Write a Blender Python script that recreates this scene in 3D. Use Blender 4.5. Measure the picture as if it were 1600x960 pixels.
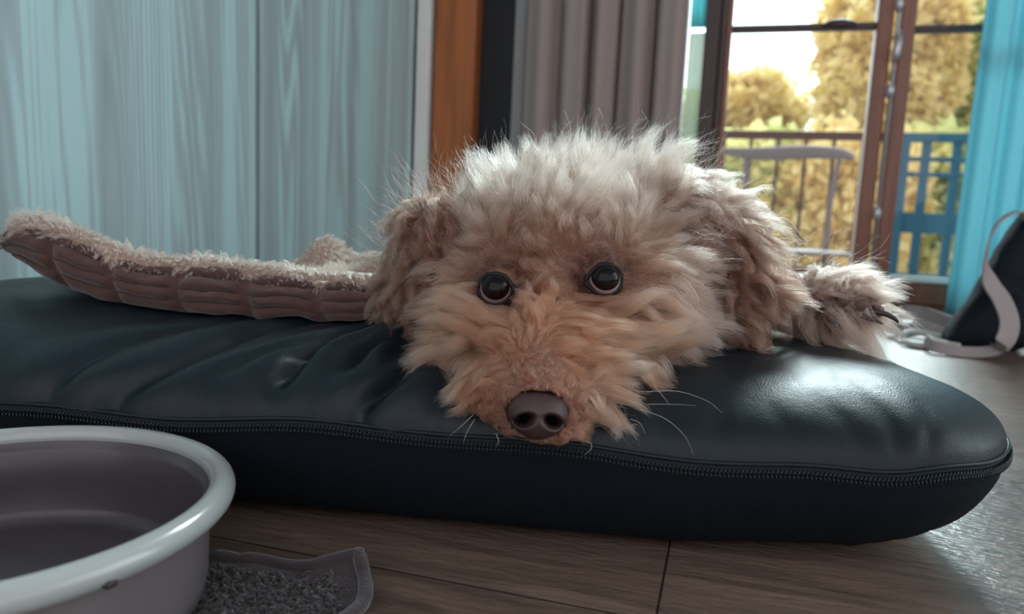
import bpy, bmesh, math, random
import numpy as np
from mathutils import Vector, Matrix, noise as mnoise
from mathutils.bvhtree import BVHTree
from mathutils.kdtree import KDTree

random.seed(7); RNG = np.random.default_rng(7)
sc = bpy.context.scene
for o in list(bpy.data.objects): bpy.data.objects.remove(o)
COL = sc.collection

# ------------------------------------------------------------------ camera
YAW = math.radians(16.0)      # the camera looks 16 degrees left of the room's +Y axis
PITCH = math.radians(7.3); ROLL = math.radians(2.6)
FPX = 1155.0; CAM_H = 0.20
cY, sY = math.cos(YAW), math.sin(YAW)
def W(u, v, z):               # u = right of camera, v = ahead of it, z = up  ->  room coordinates
    return Vector((u*cY - v*sY, u*sY + v*cY, z))
_f = Vector((0, math.cos(PITCH), -math.sin(PITCH))); _r0 = Vector((1, 0, 0)); _u0 = _r0.cross(_f)
_rt = _r0*math.cos(ROLL) + _u0*math.sin(ROLL); _up = _u0*math.cos(ROLL) - _r0*math.sin(ROLL)
RZ = Matrix.Rotation(YAW, 3, 'Z')
right, up, fwd = RZ @ _rt, RZ @ _up, RZ @ _f
cd = bpy.data.cameras.new('camera'); cam = bpy.data.objects.new('camera', cd); COL.objects.link(cam)
m = Matrix((right, up, -fwd)).transposed().to_4x4(); m.translation = Vector((0, 0, CAM_H))
cam.matrix_world = m; sc.camera = cam
cd.sensor_width = 36; cd.lens = 36*FPX/1600; cd.clip_start = 0.01; cd.clip_end = 200
cd.dof.use_dof = True; cd.dof.focus_distance = 0.45; cd.dof.aperture_fstop = 7.4

def ray(px, py): return fwd + right*((px-800)/FPX) + up*((480-py)/FPX)
def onY(px, py, Y):           # point where the sight line meets the plane Y = const
    d = ray(px, py); t = Y/d.y; return Vector((0, 0, CAM_H)) + d*t
def onX(px, py, X):
    d = ray(px, py); t = X/d.x; return Vector((0, 0, CAM_H)) + d*t
def at(px, py, v):            # point at camera distance v, in (u, v, z)
    d = ray(px, py); f = Vector((-sY, cY, 0)); t = v/d.dot(f); p = Vector((0, 0, CAM_H)) + d*t
    return Vector((p.x*cY + p.y*sY, -p.x*sY + p.y*cY, p.z))

# ------------------------------------------------------------------ world, sun, exposure
sc.view_settings.view_transform = 'Standard'; sc.view_settings.look = 'None'
sc.view_settings.exposure = 0.2; sc.view_settings.gamma = 1.0; sc.view_settings.use_curve_mapping = False
sc.cycles.use_denoising = True
sc.cycles.max_bounces = 10; sc.cycles.transparent_max_bounces = 24; sc.cycles.diffuse_bounces = 4; sc.cycles.glossy_bounces = 4
sc.cycles.transmission_bounces = 8
sc.cycles.sample_clamp_indirect = 6
sc.cycles_curves.shape = 'RIBBONS'
world = bpy.data.worlds.new('sky'); sc.world = world; world.use_nodes = True
nt = world.node_tree; nt.nodes.clear()
wo = nt.nodes.new('ShaderNodeOutputWorld'); bg = nt.nodes.new('ShaderNodeBackground')
tc = nt.nodes.new('ShaderNodeTexCoord'); sp = nt.nodes.new('ShaderNodeSeparateXYZ')
mr = nt.nodes.new('ShaderNodeMapRange'); mr.interpolation_type = 'SMOOTHSTEP'
mr.inputs['From Min'].default_value = -0.35; mr.inputs['From Max'].default_value = 0.55
rp = nt.nodes.new('ShaderNodeMix'); rp.data_type = 'RGBA'
SKY_BRIGHT = (2.85, 3.45, 3.65, 1); SKY_DIM = (1.10, 1.07, 1.12, 1)
rp.inputs['A'].default_value = SKY_DIM; rp.inputs['B'].default_value = SKY_BRIGHT
nt.links.new(tc.outputs['Generated'], sp.inputs[0]); nt.links.new(sp.outputs['Y'], mr.inputs['Value'])
nt.links.new(mr.outputs['Result'], rp.inputs['Factor']); nt.links.new(rp.outputs['Result'], bg.inputs['Color'])
bg.inputs['Strength'].default_value = 1.0; nt.links.new(bg.outputs[0], wo.inputs[0])
sl = bpy.data.lights.new('sun', 'SUN'); sun = bpy.data.objects.new('sun', sl); COL.objects.link(sun)
sl.energy = 4.2; sl.angle = math.radians(16); sl.color = (0.80, 0.96, 1.0)
_az, _el = math.radians(11), math.radians(36)
_sd = Vector((math.sin(_az)*math.cos(_el), math.cos(_az)*math.cos(_el), math.sin(_el)))
sun.rotation_euler = _sd.to_track_quat('Z', 'Y').to_euler(); sun.location = _sd*8

# ------------------------------------------------------------------ materials
def mat(name, col=(.5,.5,.5), rough=.5, metal=0, spec=.5, bump=0, bscale=200, bdist=.001, var=0, vscale=8, stretch=(1,1,1), sheen=0, coat=0, trans=0):
    m = bpy.data.materials.new(name); m.use_nodes = True; n = m.node_tree; b = n.nodes['Principled BSDF']
    b.inputs['Base Color'].default_value = (*col, 1); b.inputs['Roughness'].default_value = rough
    b.inputs['Metallic'].default_value = metal; b.inputs['Specular IOR Level'].default_value = spec
    b.inputs['Sheen Weight'].default_value = sheen; b.inputs['Coat Weight'].default_value = coat
    tcn = n.nodes.new('ShaderNodeTexCoord'); mp = n.nodes.new('ShaderNodeMapping'); mp.inputs['Scale'].default_value = stretch
    n.links.new(tcn.outputs['Object'], mp.inputs[0])
    if var:
        t = n.nodes.new('ShaderNodeTexNoise'); t.inputs['Scale'].default_value = vscale; t.inputs['Detail'].default_value = 5
        n.links.new(mp.outputs[0], t.inputs[0])
        r = n.nodes.new('ShaderNodeMapRange'); r.inputs['From Min'].default_value = .3; r.inputs['From Max'].default_value = .7
        r.inputs['To Min'].default_value = 1-var; r.inputs['To Max'].default_value = 1+var
        n.links.new(t.outputs['Fac'], r.inputs[0])
        x = n.nodes.new('ShaderNodeVectorMath'); x.operation = 'SCALE'; x.inputs[0].default_value = col
        n.links.new(r.outputs[0], x.inputs['Scale']); n.links.new(x.outputs[0], b.inputs['Base Color'])
    if bump:
        t = n.nodes.new('ShaderNodeTexNoise'); t.inputs['Scale'].default_value = bscale; t.inputs['Detail'].default_value = 4
        n.links.new(mp.outputs[0], t.inputs[0])
        bp = n.nodes.new('ShaderNodeBump'); bp.inputs['Strength'].default_value = bump; bp.inputs['Distance'].default_value = bdist
        n.links.new(t.outputs['Fac'], bp.inputs['Height']); n.links.new(bp.outputs[0], b.inputs['Normal'])
    return m
def N(m, t, **kw):
    n = m.node_tree.nodes.new(t)
    for k, v in kw.items(): setattr(n, k, v)
    return n
def L(m, a, b): m.node_tree.links.new(a, b)

def leather_mat():
    m = mat('black_leather', (.005, .012, .018), .42, spec=.30, var=.12, vscale=10)
    b = m.node_tree.nodes['Principled BSDF']; tcn = m.node_tree.nodes['Texture Coordinate']
    vo = N(m, 'ShaderNodeTexVoronoi', feature='DISTANCE_TO_EDGE'); vo.inputs['Scale'].default_value = 520
    no = N(m, 'ShaderNodeTexNoise'); no.inputs['Scale'].default_value = 120; no.inputs['Detail'].default_value = 6
    ad = N(m, 'ShaderNodeMath', operation='MULTIPLY_ADD'); ad.inputs[1].default_value = .8
    L(m, tcn.outputs['Object'], vo.inputs[0]); L(m, tcn.outputs['Object'], no.inputs[0])
    L(m, vo.outputs['Distance'], ad.inputs[0]); L(m, no.outputs['Fac'], ad.inputs[2])
    bp = N(m, 'ShaderNodeBump'); bp.inputs['Strength'].default_value = .35; bp.inputs['Distance'].default_value = .0006
    L(m, ad.outputs[0], bp.inputs['Height']); L(m, bp.outputs[0], b.inputs['Normal'])
    r = N(m, 'ShaderNodeMapRange'); r.inputs['To Min'].default_value = .34; r.inputs['To Max'].default_value = .50
    L(m, no.outputs['Fac'], r.inputs[0]); L(m, r.outputs[0], b.inputs['Roughness'])
    return m
def floor_mat():
    m = mat('wood_laminate', (.2, .12, .09), .29, spec=.5)
    b = m.node_tree.nodes['Principled BSDF']; tcn = m.node_tree.nodes['Texture Coordinate']
    br = N(m, 'ShaderNodeTexBrick'); br.offset = .37; br.inputs['Scale'].default_value = 1
    br.inputs['Brick Width'].default_value = 1.2; br.inputs['Row Height'].default_value = .16
    br.inputs['Mortar Size'].default_value = .0007; br.inputs['Mortar Smooth'].default_value = .2; br.inputs['Bias'].default_value = 0
    br.inputs['Color1'].default_value = (.145, .098, .078, 1); br.inputs['Color2'].default_value = (.195, .138, .11, 1)
    br.inputs['Mortar'].default_value = (.03, .022, .02, 1)
    mp0 = N(m, 'ShaderNodeMapping'); mp0.inputs['Location'].default_value = (-.424, -.036, 0)
    L(m, tcn.outputs['Object'], mp0.inputs[0]); L(m, mp0.outputs[0], br.inputs[0])
    mp = N(m, 'ShaderNodeMapping'); mp.inputs['Scale'].default_value = (6, 60, 1)
    no = N(m, 'ShaderNodeTexNoise'); no.inputs['Scale'].default_value = 1.6; no.inputs['Detail'].default_value = 8; no.inputs['Distortion'].default_value = .6
    L(m, tcn.outputs['Object'], mp.inputs[0]); L(m, mp.outputs[0], no.inputs[0])
    r = N(m, 'ShaderNodeMapRange'); r.inputs['From Min'].default_value = .3; r.inputs['From Max'].default_value = .7; r.inputs['To Min'].default_value = .62; r.inputs['To Max'].default_value = 1.3
    L(m, no.outputs['Fac'], r.inputs[0])
    x = N(m, 'ShaderNodeVectorMath', operation='SCALE'); L(m, br.outputs['Color'], x.inputs[0]); L(m, r.outputs[0], x.inputs['Scale'])
    L(m, x.outputs[0], b.inputs['Base Color'])
    n2 = N(m, 'ShaderNodeTexNoise'); n2.inputs['Scale'].default_value = 260; n2.inputs['Detail'].default_value = 3
    mp2 = N(m, 'ShaderNodeMapping'); mp2.inputs['Scale'].default_value = (.35, 1, 1)
    L(m, tcn.outputs['Object'], mp2.inputs[0]); L(m, mp2.outputs[0], n2.inputs[0])
    a = N(m, 'ShaderNodeMath', operation='MULTIPLY_ADD'); a.inputs[1].default_value = -2.5; L(m, br.outputs['Fac'], a.inputs[0]); L(m, n2.outputs['Fac'], a.inputs[2])
    bp = N(m, 'ShaderNodeBump'); bp.inputs['Strength'].default_value = .8; bp.inputs['Distance'].default_value = .0012
    L(m, a.outputs[0], bp.inputs['Height']); L(m, bp.outputs[0], b.inputs['Normal'])
    return m
def wardrobe_mat():
    m = mat('pale_wood_veneer', (.5, .58, .58), .5, spec=.35)
    b = m.node_tree.nodes['Principled BSDF']; tcn = m.node_tree.nodes['Texture Coordinate']
    # cathedral grain: rings around a long, slightly leaning axis, cut by the door face
    mp = N(m, 'ShaderNodeMapping'); mp.inputs['Scale'].default_value = (1, 1, .07)
    L(m, tcn.outputs['Object'], mp.inputs[0])
    n0 = N(m, 'ShaderNodeTexNoise'); n0.inputs['Scale'].default_value = 4.0; n0.inputs['Detail'].default_value = 2
    L(m, mp.outputs[0], n0.inputs[0])
    mu = N(m, 'ShaderNodeMath', operation='MULTIPLY'); mu.inputs[1].default_value = 34; L(m, n0.outputs['Fac'], mu.inputs[0])
    se = N(m, 'ShaderNodeSeparateXYZ'); L(m, tcn.outputs['Object'], se.inputs[0])
    ym = N(m, 'ShaderNodeMath', operation='MULTIPLY_ADD'); ym.inputs[1].default_value = 52; L(m, se.outputs['Y'], ym.inputs[0]); L(m, mu.outputs[0], ym.inputs[2])
    sn = N(m, 'ShaderNodeMath', operation='SINE')
    m3 = N(m, 'ShaderNodeMath', operation='MULTIPLY'); m3.inputs[1].default_value = 6.283; L(m, ym.outputs[0], m3.inputs[0]); L(m, m3.outputs[0], sn.inputs[0])
    # strength of the grain changes across the width of the board
    mk = N(m, 'ShaderNodeTexNoise'); mk.noise_dimensions = '1D'; mk.inputs['Scale'].default_value = 7; mk.inputs['Detail'].default_value = 1; L(m, se.outputs['Y'], mk.inputs['W'])
    mkr = N(m, 'ShaderNodeMapRange'); mkr.inputs['From Min'].default_value = .38; mkr.inputs['From Max'].default_value = .62; mkr.inputs['To Min'].default_value = .12; mkr.inputs['To Max'].default_value = 1
    L(m, mk.outputs['Fac'], mkr.inputs[0])
    g = N(m, 'ShaderNodeMath', operation='MULTIPLY'); L(m, sn.outputs[0], g.inputs[0]); L(m, mkr.outputs[0], g.inputs[1])
    # fine fibres and wide tone bands
    mf = N(m, 'ShaderNodeMapping'); mf.inputs['Scale'].default_value = (1, 1, .02); L(m, tcn.outputs['Object'], mf.inputs[0])
    nf = N(m, 'ShaderNodeTexNoise'); nf.inputs['Scale'].default_value = 240; nf.inputs['Detail'].default_value = 3; L(m, mf.outputs[0], nf.inputs[0])
    nb = N(m, 'ShaderNodeTexNoise'); nb.inputs['Scale'].default_value = 16; nb.inputs['Detail'].default_value = 2; L(m, mf.outputs[0], nb.inputs[0])
    s1 = N(m, 'ShaderNodeMath', operation='MULTIPLY_ADD'); s1.inputs[1].default_value = .17; s1.inputs[2].default_value = .0; L(m, g.outputs[0], s1.inputs[0])
    s2 = N(m, 'ShaderNodeMath', operation='MULTIPLY_ADD'); s2.inputs[1].default_value = .45; L(m, nf.outputs['Fac'], s2.inputs[0]); L(m, s1.outputs[0], s2.inputs[2])
    s3 = N(m, 'ShaderNodeMath', operation='MULTIPLY_ADD'); s3.inputs[1].default_value = 1.35; L(m, nb.outputs['Fac'], s3.inputs[0]); L(m, s2.outputs[0], s3.inputs[2])
    cr = N(m, 'ShaderNodeValToRGB'); cr.color_ramp.elements[0].position = .35; cr.color_ramp.elements[1].position = 1.0
    cr.color_ramp.elements[0].color = (.30, .37, .385, 1); cr.color_ramp.elements[1].color = (.52, .76, .78, 1)
    e = cr.color_ramp.elements.new(.82); e.color = (.42, .56, .575, 1)
    L(m, s3.outputs[0], cr.inputs[0]); L(m, cr.outputs[0], b.inputs['Base Color'])
    bp = N(m, 'ShaderNodeBump'); bp.inputs['Strength'].default_value = .35; bp.inputs['Distance'].default_value = .001
    L(m, s1.outputs[0], bp.inputs['Height']); L(m, bp.outputs[0], b.inputs['Normal'])
    return m
def glass_mat():
    m = bpy.data.materials.new('window_glass'); m.use_nodes = True; n = m.node_tree; n.nodes.clear()
    o = n.nodes.new('ShaderNodeOutputMaterial'); t = n.nodes.new('ShaderNodeBsdfTransparent'); t.inputs[0].default_value = (.97, .98, .97, 1)
    g = n.nodes.new('ShaderNodeBsdfGlossy'); g.inputs['Roughness'].default_value = .02
    fr = n.nodes.new('ShaderNodeFresnel'); fr.inputs[0].default_value = 1.35
    x = n.nodes.new('ShaderNodeMixShader'); n.links.new(fr.outputs[0], x.inputs[0]); n.links.new(t.outputs[0], x.inputs[1]); n.links.new(g.outputs[0], x.inputs[2]); n.links.new(x.outputs[0], o.inputs[0])
    return m
def cloth_mat(name, col, tr, see=0.0, tcol=None):
    m = bpy.data.materials.new(name); m.use_nodes = True; n = m.node_tree; n.nodes.clear()
    o = n.nodes.new('ShaderNodeOutputMaterial'); d = n.nodes.new('ShaderNodeBsdfDiffuse'); d.inputs[0].default_value = (*col, 1)
    t = n.nodes.new('ShaderNodeBsdfTranslucent'); t.inputs[0].default_value = (*(tcol or col), 1)
    x = n.nodes.new('ShaderNodeMixShader'); x.inputs[0].default_value = tr
    n.links.new(d.outputs[0], x.inputs[1]); n.links.new(t.outputs[0], x.inputs[2])
    tp = n.nodes.new('ShaderNodeBsdfTransparent'); y = n.nodes.new('ShaderNodeMixShader'); y.inputs[0].default_value = see
    n.links.new(x.outputs[0], y.inputs[1]); n.links.new(tp.outputs[0], y.inputs[2]); n.links.new(y.outputs[0], o.inputs[0])
    tcn = n.nodes.new('ShaderNodeTexCoord'); no = n.nodes.new('ShaderNodeTexNoise'); no.inputs['Scale'].default_value = 400
    bp = n.nodes.new('ShaderNodeBump'); bp.inputs['Strength'].default_value = .3; bp.inputs['Distance'].default_value = .0008
    n.links.new(tcn.outputs['Object'], no.inputs[0]); n.links.new(no.outputs['Fac'], bp.inputs['Height']); n.links.new(bp.outputs[0], d.inputs['Normal'])
    return m
def leaf_mat(name, c1, c2):
    m = bpy.data.materials.new(name); m.use_nodes = True; n = m.node_tree; n.nodes.clear()
    o = n.nodes.new('ShaderNodeOutputMaterial'); d = n.nodes.new('ShaderNodeBsdfDiffuse'); t = n.nodes.new('ShaderNodeBsdfTranslucent')
    tcn = n.nodes.new('ShaderNodeTexCoord'); no = n.nodes.new('ShaderNodeTexNoise'); no.inputs['Scale'].default_value = 2.2; no.inputs['Detail'].default_value = 6
    cr = n.nodes.new('ShaderNodeValToRGB'); cr.color_ramp.elements[0].position = .35; cr.color_ramp.elements[1].position = .65
    cr.color_ramp.elements[0].color = (*c1, 1); cr.color_ramp.elements[1].color = (*c2, 1)
    n.links.new(tcn.outputs['Object'], no.inputs[0]); n.links.new(no.outputs['Fac'], cr.inputs[0])
    n.links.new(cr.outputs[0], d.inputs[0]); n.links.new(cr.outputs[0], t.inputs[0])
    x = n.nodes.new('ShaderNodeMixShader'); x.inputs[0].default_value = .5
    n.links.new(d.outputs[0], x.inputs[1]); n.links.new(t.outputs[0], x.inputs[2]); n.links.new(x.outputs[0], o.inputs[0])
    return m
def hair_mat(name, rough=.42, radial=.6):
    m = bpy.data.materials.new(name); m.use_nodes = True; n = m.node_tree; n.nodes.clear()
    o = n.nodes.new('ShaderNodeOutputMaterial'); h = n.nodes.new('ShaderNodeBsdfHairPrincipled')
    h.model = 'CHIANG'; h.parametrization = 'COLOR'
    a = n.nodes.new('ShaderNodeAttribute'); a.attribute_name = 'col'
    n.links.new(a.outputs['Color'], h.inputs['Color']); h.inputs['Roughness'].default_value = rough
    h.inputs['Radial Roughness'].default_value = radial; h.inputs['IOR'].default_value = 1.5; h.inputs['Random Roughness'].default_value = .2
    n.links.new(h.outputs[0], o.inputs[0]); return m

M = dict(
    leather=leather_mat(), floor=floor_mat(), wardrobe=wardrobe_mat(), glass=glass_mat(), fur=hair_mat('dog_hair'), pile=hair_mat('plush_fibre', .6, .8),
    mesh_fabric=mat('black_mesh_fabric', (.005, .009, .013), .8, spec=.15, bump=.6, bscale=900, bdist=.0008),
    tape=mat('zipper_tape_fabric', (.008, .014, .02), .7, spec=.3, bump=.4, bscale=1200, bdist=.0004),
    coil=mat('zipper_nylon', (.012, .019, .025), .35, spec=.45),
    metal=mat('zipper_metal', (.5, .5, .52), .3, metal=1),
    skin=mat('dog_skin', (.17, .082, .055), .6, bump=.3, bscale=200),
    nose=None, eye=None,
    lid=mat('eyelid_skin', (.007, .005, .006), .5, spec=.3, bump=.3, bscale=500, bdist=.0004),
    toe=mat('toe_pad_skin', (.10, .058, .048), .6, bump=.6, bscale=500, bdist=.0006), pad=mat('paw_pad_skin', (.035, .024, .024), .6, bump=.6, bscale=500, bdist=.0006),
    claw=mat('dark_claw', (.035, .018, .016), .3),
    blanket=mat('beige_plush', (.30, .21, .165), .9, spec=.1, sheen=.3, bump=.5, bscale=150, bdist=.002, var=.15, vscale=40),
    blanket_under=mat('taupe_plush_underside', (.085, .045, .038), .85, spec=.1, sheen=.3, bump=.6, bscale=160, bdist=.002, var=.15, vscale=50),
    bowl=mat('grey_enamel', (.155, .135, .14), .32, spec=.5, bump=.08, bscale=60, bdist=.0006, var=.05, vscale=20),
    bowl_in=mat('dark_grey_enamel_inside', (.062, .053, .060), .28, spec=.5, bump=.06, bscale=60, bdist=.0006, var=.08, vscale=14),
    rim=mat('cream_enamel', (.36, .38, .375), .2, spec=.6, coat=.3, var=.04, vscale=30),
    chip=mat('chipped_enamel', (.03, .02, .02), .6),
    towel=mat('grey_microfibre', (.048, .039, .043), .95, spec=.1, sheen=.4, bump=.8, bscale=700, bdist=.001, var=.15, vscale=60),
    white=mat('white_trim_paint', (.85, .85, .82), .5, bump=.05), greyline=mat('dark_trim_and_gap_shadow', (.015, .013, .013), .6),
    orange=mat('orange_stained_wood', (.42, .13, .035), .45, var=.25, vscale=6, stretch=(12, 12, .6), bump=.1, bscale=30),
    navy=mat('dark_navy_panel', (.006, .006, .011), .6),
    brown=mat('brown_stained_wood', (.26, .105, .068), .42, var=.22, vscale=6, stretch=(14, 14, .5), bump=.15, bscale=40),
    dbrown=mat('dark_brown_wood', (.055, .028, .028), .45, var=.2, vscale=6, stretch=(14, 14, .5)),
    wall=mat('plaster', (.42, .42, .42), .9, bump=.15, bscale=90), ceil=mat('ceiling_paint', (.6, .6, .58), .9, bump=.1, bscale=80),
    hardware=mat('brushed_steel', (.60, .58, .60), .35, metal=.7),
    rail=mat('brown_painted_rail', (.075, .028, .022), .8, spec=.15, bump=.1), bluerail=mat('steel_blue_rail', (.035, .11, .17), .8, spec=.15, bump=.1),
    chairm=mat('grey_painted_metal', (.15, .115, .12), .6, spec=.3, bump=.05),
    deck=mat('terrace_tile', (.30, .26, .22), .8, var=.2, vscale=5), ground=mat('garden_ground', (.10, .09, .03), .95, var=.4, vscale=2),
    bark=mat('tree_bark', (.06, .04, .025), .9, bump=.6, bscale=20, bdist=.02),
    curtain=cloth_mat('taupe_curtain_cloth', (.40, .33, .31), .12), cyan=cloth_mat('cyan_sheer_cloth', (.30, .62, .68), .5, .06, (.30, .66, .74)),
    pale=cloth_mat('pale_glow_cloth', (.5, .56, .45), .6, .25), glow_sheet=cloth_mat('cyan_glow_cloth', (.35, .76, .80), .65, 0),
    bag=mat('navy_canvas', (.009, .014, .022), .8, spec=.2, bump=.5, bscale=500, bdist=.0008), strap=mat('grey_webbing', (.34, .30, .295), .7, bump=.5, bscale=500, bdist=.0006),
    strap_in=mat('taupe_webbing_lining', (.09, .065, .06), .8, bump=.5, bscale=500, bdist=.0006), cream=mat('cream_cord', (.5, .52, .5), .6),
)
def nose_mat():
    m = mat('nose_leather', (.050, .024, .025), .45, spec=.6)
    b = m.node_tree.nodes['Principled BSDF']; tcn = m.node_tree.nodes['Texture Coordinate']
    vo = N(m, 'ShaderNodeTexVoronoi', feature='DISTANCE_TO_EDGE'); vo.inputs['Scale'].default_value = 1300; L(m, tcn.outputs['Object'], vo.inputs[0])
    bp = N(m, 'ShaderNodeBump'); bp.inputs['Strength'].default_value = .7; bp.inputs['Distance'].default_value = .0003
    L(m, vo.outputs['Distance'], bp.inputs['Height']); L(m, bp.outputs[0], b.inputs['Normal']); return m
M['nose'] = nose_mat()
def eye_mat(gaze):
    m = mat('dog_eye', (.01, .006, .005), .02, spec=.22)
    b = m.node_tree.nodes['Principled BSDF']
    ge = N(m, 'ShaderNodeTexCoord'); nrm = N(m, 'ShaderNodeVectorMath', operation='NORMALIZE'); L(m, ge.outputs['Object'], nrm.inputs[0])
    dt = N(m, 'ShaderNodeVectorMath', operation='DOT_PRODUCT'); dt.inputs[1].default_value = gaze; L(m, nrm.outputs[0], dt.inputs[0])
    hf = N(m, 'ShaderNodeMath', operation='MULTIPLY_ADD'); hf.inputs[1].default_value = .5; hf.inputs[2].default_value = .5; L(m, dt.outputs['Value'], hf.inputs[0])
    cr = N(m, 'ShaderNodeValToRGB'); els = cr.color_ramp.elements
    els[0].position = .695; els[0].color = (.34, .27, .26, 1); els[1].position = .725; els[1].color = (.008, .004, .004, 1)
    e = els.new(.80); e.color = (.010, .005, .004, 1); e = els.new(.90); e.color = (.008, .004, .004, 1); e = els.new(.93); e.color = (.003, .003, .004, 1)
    L(m, hf.outputs[0], cr.inputs[0]); L(m, cr.outputs[0], b.inputs['Base Color']); return m

# ------------------------------------------------------------------ helpers
def empty(name, label, cat, loc, rz=0.0, group=None):
    o = bpy.data.objects.new(name, None); COL.objects.link(o); o.location = loc; o.rotation_euler = (0, 0, rz)
    o.empty_display_size = .05; o['label'] = label; o['category'] = cat
    if group: o['group'] = group
    return o
def tag(o, label, cat, group=None):
    o['label'] = label; o['category'] = cat
    if group: o['group'] = group
    return o
def mk(name, verts, faces, material, parent=None, smooth=True, mats=None, fmat=None):
    me = bpy.data.meshes.new(name); me.from_pydata([tuple(v) for v in verts], [], faces); me.update()
    o = bpy.data.objects.new(name, me); COL.objects.link(o)
    for mm in (mats or [material]): me.materials.append(mm)
    if fmat is not None: me.polygons.foreach_set('material_index', fmat)
    if smooth: me.polygons.foreach_set('use_smooth', [True]*len(me.polygons))
    if parent: o.parent = parent
    return o
def bmobj(name, bm, material, parent=None, smooth=False, bevel=0):
    me = bpy.data.meshes.new(name); bmesh.ops.recalc_face_normals(bm, faces=bm.faces); bm.to_mesh(me); bm.free()
    o = bpy.data.objects.new(name, me); COL.objects.link(o); me.materials.append(material)
    if smooth: me.polygons.foreach_set('use_smooth', [True]*len(me.polygons))
    if bevel:
        b = o.modifiers.new('bevel', 'BEVEL'); b.width = bevel; b.segments = 3; b.limit_method = 'ANGLE'
    if parent: o.parent = parent
    return o
def addbox(bm, x0, x1, y0, y1, z0, z1):
    v = [bm.verts.new((x, y, z)) for z in (z0, z1) for y in (y0, y1) for x in (x0, x1)]
    for f in ((0,2,3,1), (4,5,7,6), (0,1,5,4), (2,6,7,3), (1,3,7,5), (0,4,6,2)): bm.faces.new([v[i] for i in f])
def box(name, material, x0, x1, y0, y1, z0, z1, parent=None, bevel=0):
    bm = bmesh.new(); addbox(bm, x0, x1, y0, y1, z0, z1); return bmobj(name, bm, material, parent, bevel=bevel)
def struct(o): o['kind'] = 'structure'; return o
def tube_data(path, rad, seg=8, caps=True):
    P = [Vector(p) for p in path]; n = len(P); R = rad if hasattr(rad, '__len__') else [rad]*n
    vs, fs = [], []; ref = None
    for i, p in enumerate(P):
        t = (P[min(i+1, n-1)] - P[max(i-1, 0)]).normalized()
        if ref is None: ref = t.orthogonal().normalized()
        ref = (ref - t*ref.dot(t)).normalized(); b = t.cross(ref)
        for k in range(seg):
            a = 2*math.pi*k/seg; vs.append(p + (ref*math.cos(a) + b*math.sin(a))*R[i])
    for i in range(n-1):
        for k in range(seg):
            k2 = (k+1) % seg; fs.append((i*seg+k, i*seg+k2, (i+1)*seg+k2, (i+1)*seg+k))
    if caps: fs.append(tuple(range(seg))[::-1]); fs.append(tuple((n-1)*seg+k for k in range(seg)))
    return vs, fs
def tube(name, path, rad, material, parent=None, seg=8):
    vs, fs = tube_data(path, rad, seg); return mk(name, vs, fs, material, parent)
def smoothpath(P, n=8):
    P = [Vector(p) for p in P]; Q = [P[0]*2-P[1]] + P + [P[-1]*2-P[-2]]; out = []
    for i in range(1, len(Q)-2):
        for k in range(n):
            t = k/n; a, b, c, d = Q[i-1], Q[i], Q[i+1], Q[i+2]
            out.append(.5*((2*b) + (c-a)*t + (2*a-5*b+4*c-d)*t*t + (3*b-a-3*c+d)*t**3))
    out.append(P[-1]); return out
def ribbon(name, path, widths, w, th, material, parent=None, mats=None):
    P = smoothpath(path, 8); Wd = smoothpath(widths, 8); vs, fs, fm = [], [], []
    for i, p in enumerate(P):
        t = (P[min(i+1, len(P)-1)]-P[max(i-1, 0)]).normalized(); a = Wd[i]; a = (a - t*a.dot(t)).normalized(); nn = t.cross(a)
        for s, h in ((-1,-1), (1,-1), (1,1), (-1,1)): vs.append(p + a*(s*w/2) + nn*(h*th/2))
    for i in range(len(P)-1):
        for k in range(4): fs.append((i*4+k, i*4+(k+1)%4, i*4+4+(k+1)%4, i*4+4+k)); fm.append(1 if (k == 0 and mats) else 0)
    fs.append((0,3,2,1)); e = (len(P)-1)*4; fs.append((e,e+1,e+2,e+3)); fm += [0, 0]
    o = mk(name, vs, fs, material, parent, smooth=False, mats=mats, fmat=fm if mats else None)
    return o
def lathe(name, prof, material, parent=None, seg=128, c=(0,0,0)):
    vs, fs = [], []; n = len(prof)
    for k in range(seg):
        a = 2*math.pi*k/seg
        for r, z in prof: vs.append((c[0]+r*math.cos(a), c[1]+r*math.sin(a), c[2]+z))
    for k in range(seg):
        k2 = (k+1) % seg
        for i in range(n-1): fs.append((k*n+i, k2*n+i, k2*n+i+1, k*n+i+1))
    return mk(name, vs, fs, material, parent)
def nz(x, y=0, z=0): return mnoise.noise(Vector((x, y, z)))
def sm(a, b, x): 
    t = np.clip((x-a)/(b-a), 0, 1); return t*t*(3-2*t)

# ------------------------------------------------------------------ room shell
YW = 2.0; XL = onY(644, 200, 1.935).x
struct(box('floor', M['floor'], -1.6, 2.6, -1.6, YW+.1, -.03, 0))
struct(box('ceiling', M['ceil'], -1.6, 2.6, -1.6, YW+.1, 2.4, 2.44))
struct(box('wall_left', M['wall'], -1.52, -1.46, -1.6, YW+.1, 0, 2.4))
bm = bmesh.new(); addbox(bm, 2.3, 2.36, -1.6, YW+.1, 0, .25); addbox(bm, 2.3, 2.36, -1.6, YW+.1, 2.25, 2.4); addbox(bm, 2.3, 2.36, 1.75, YW+.1, .25, 2.25); struct(bmobj('wall_right', bm, M['wall']))
xa = onY(803, 200, YW).x; xs = onY(1067, 200, YW).x; xj0 = onY(1091, 200, YW).x; xj1 = onY(1131, 200, YW).x
xo0 = onY(682, 200, YW-.02).x; xo1 = onY(743, 200, YW-.02).x
DR = 1.02   # right end of the door opening
struct(box('wall_back', M['wall'], -1.46, xo0-.02, YW, YW+.1, 0, 2.4))
struct(box('trim_1', M['white'], XL+.004, onY(670, 200, YW-.05).x, YW-.06, YW-.0, 0, 2.3, bevel=.002))
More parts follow.
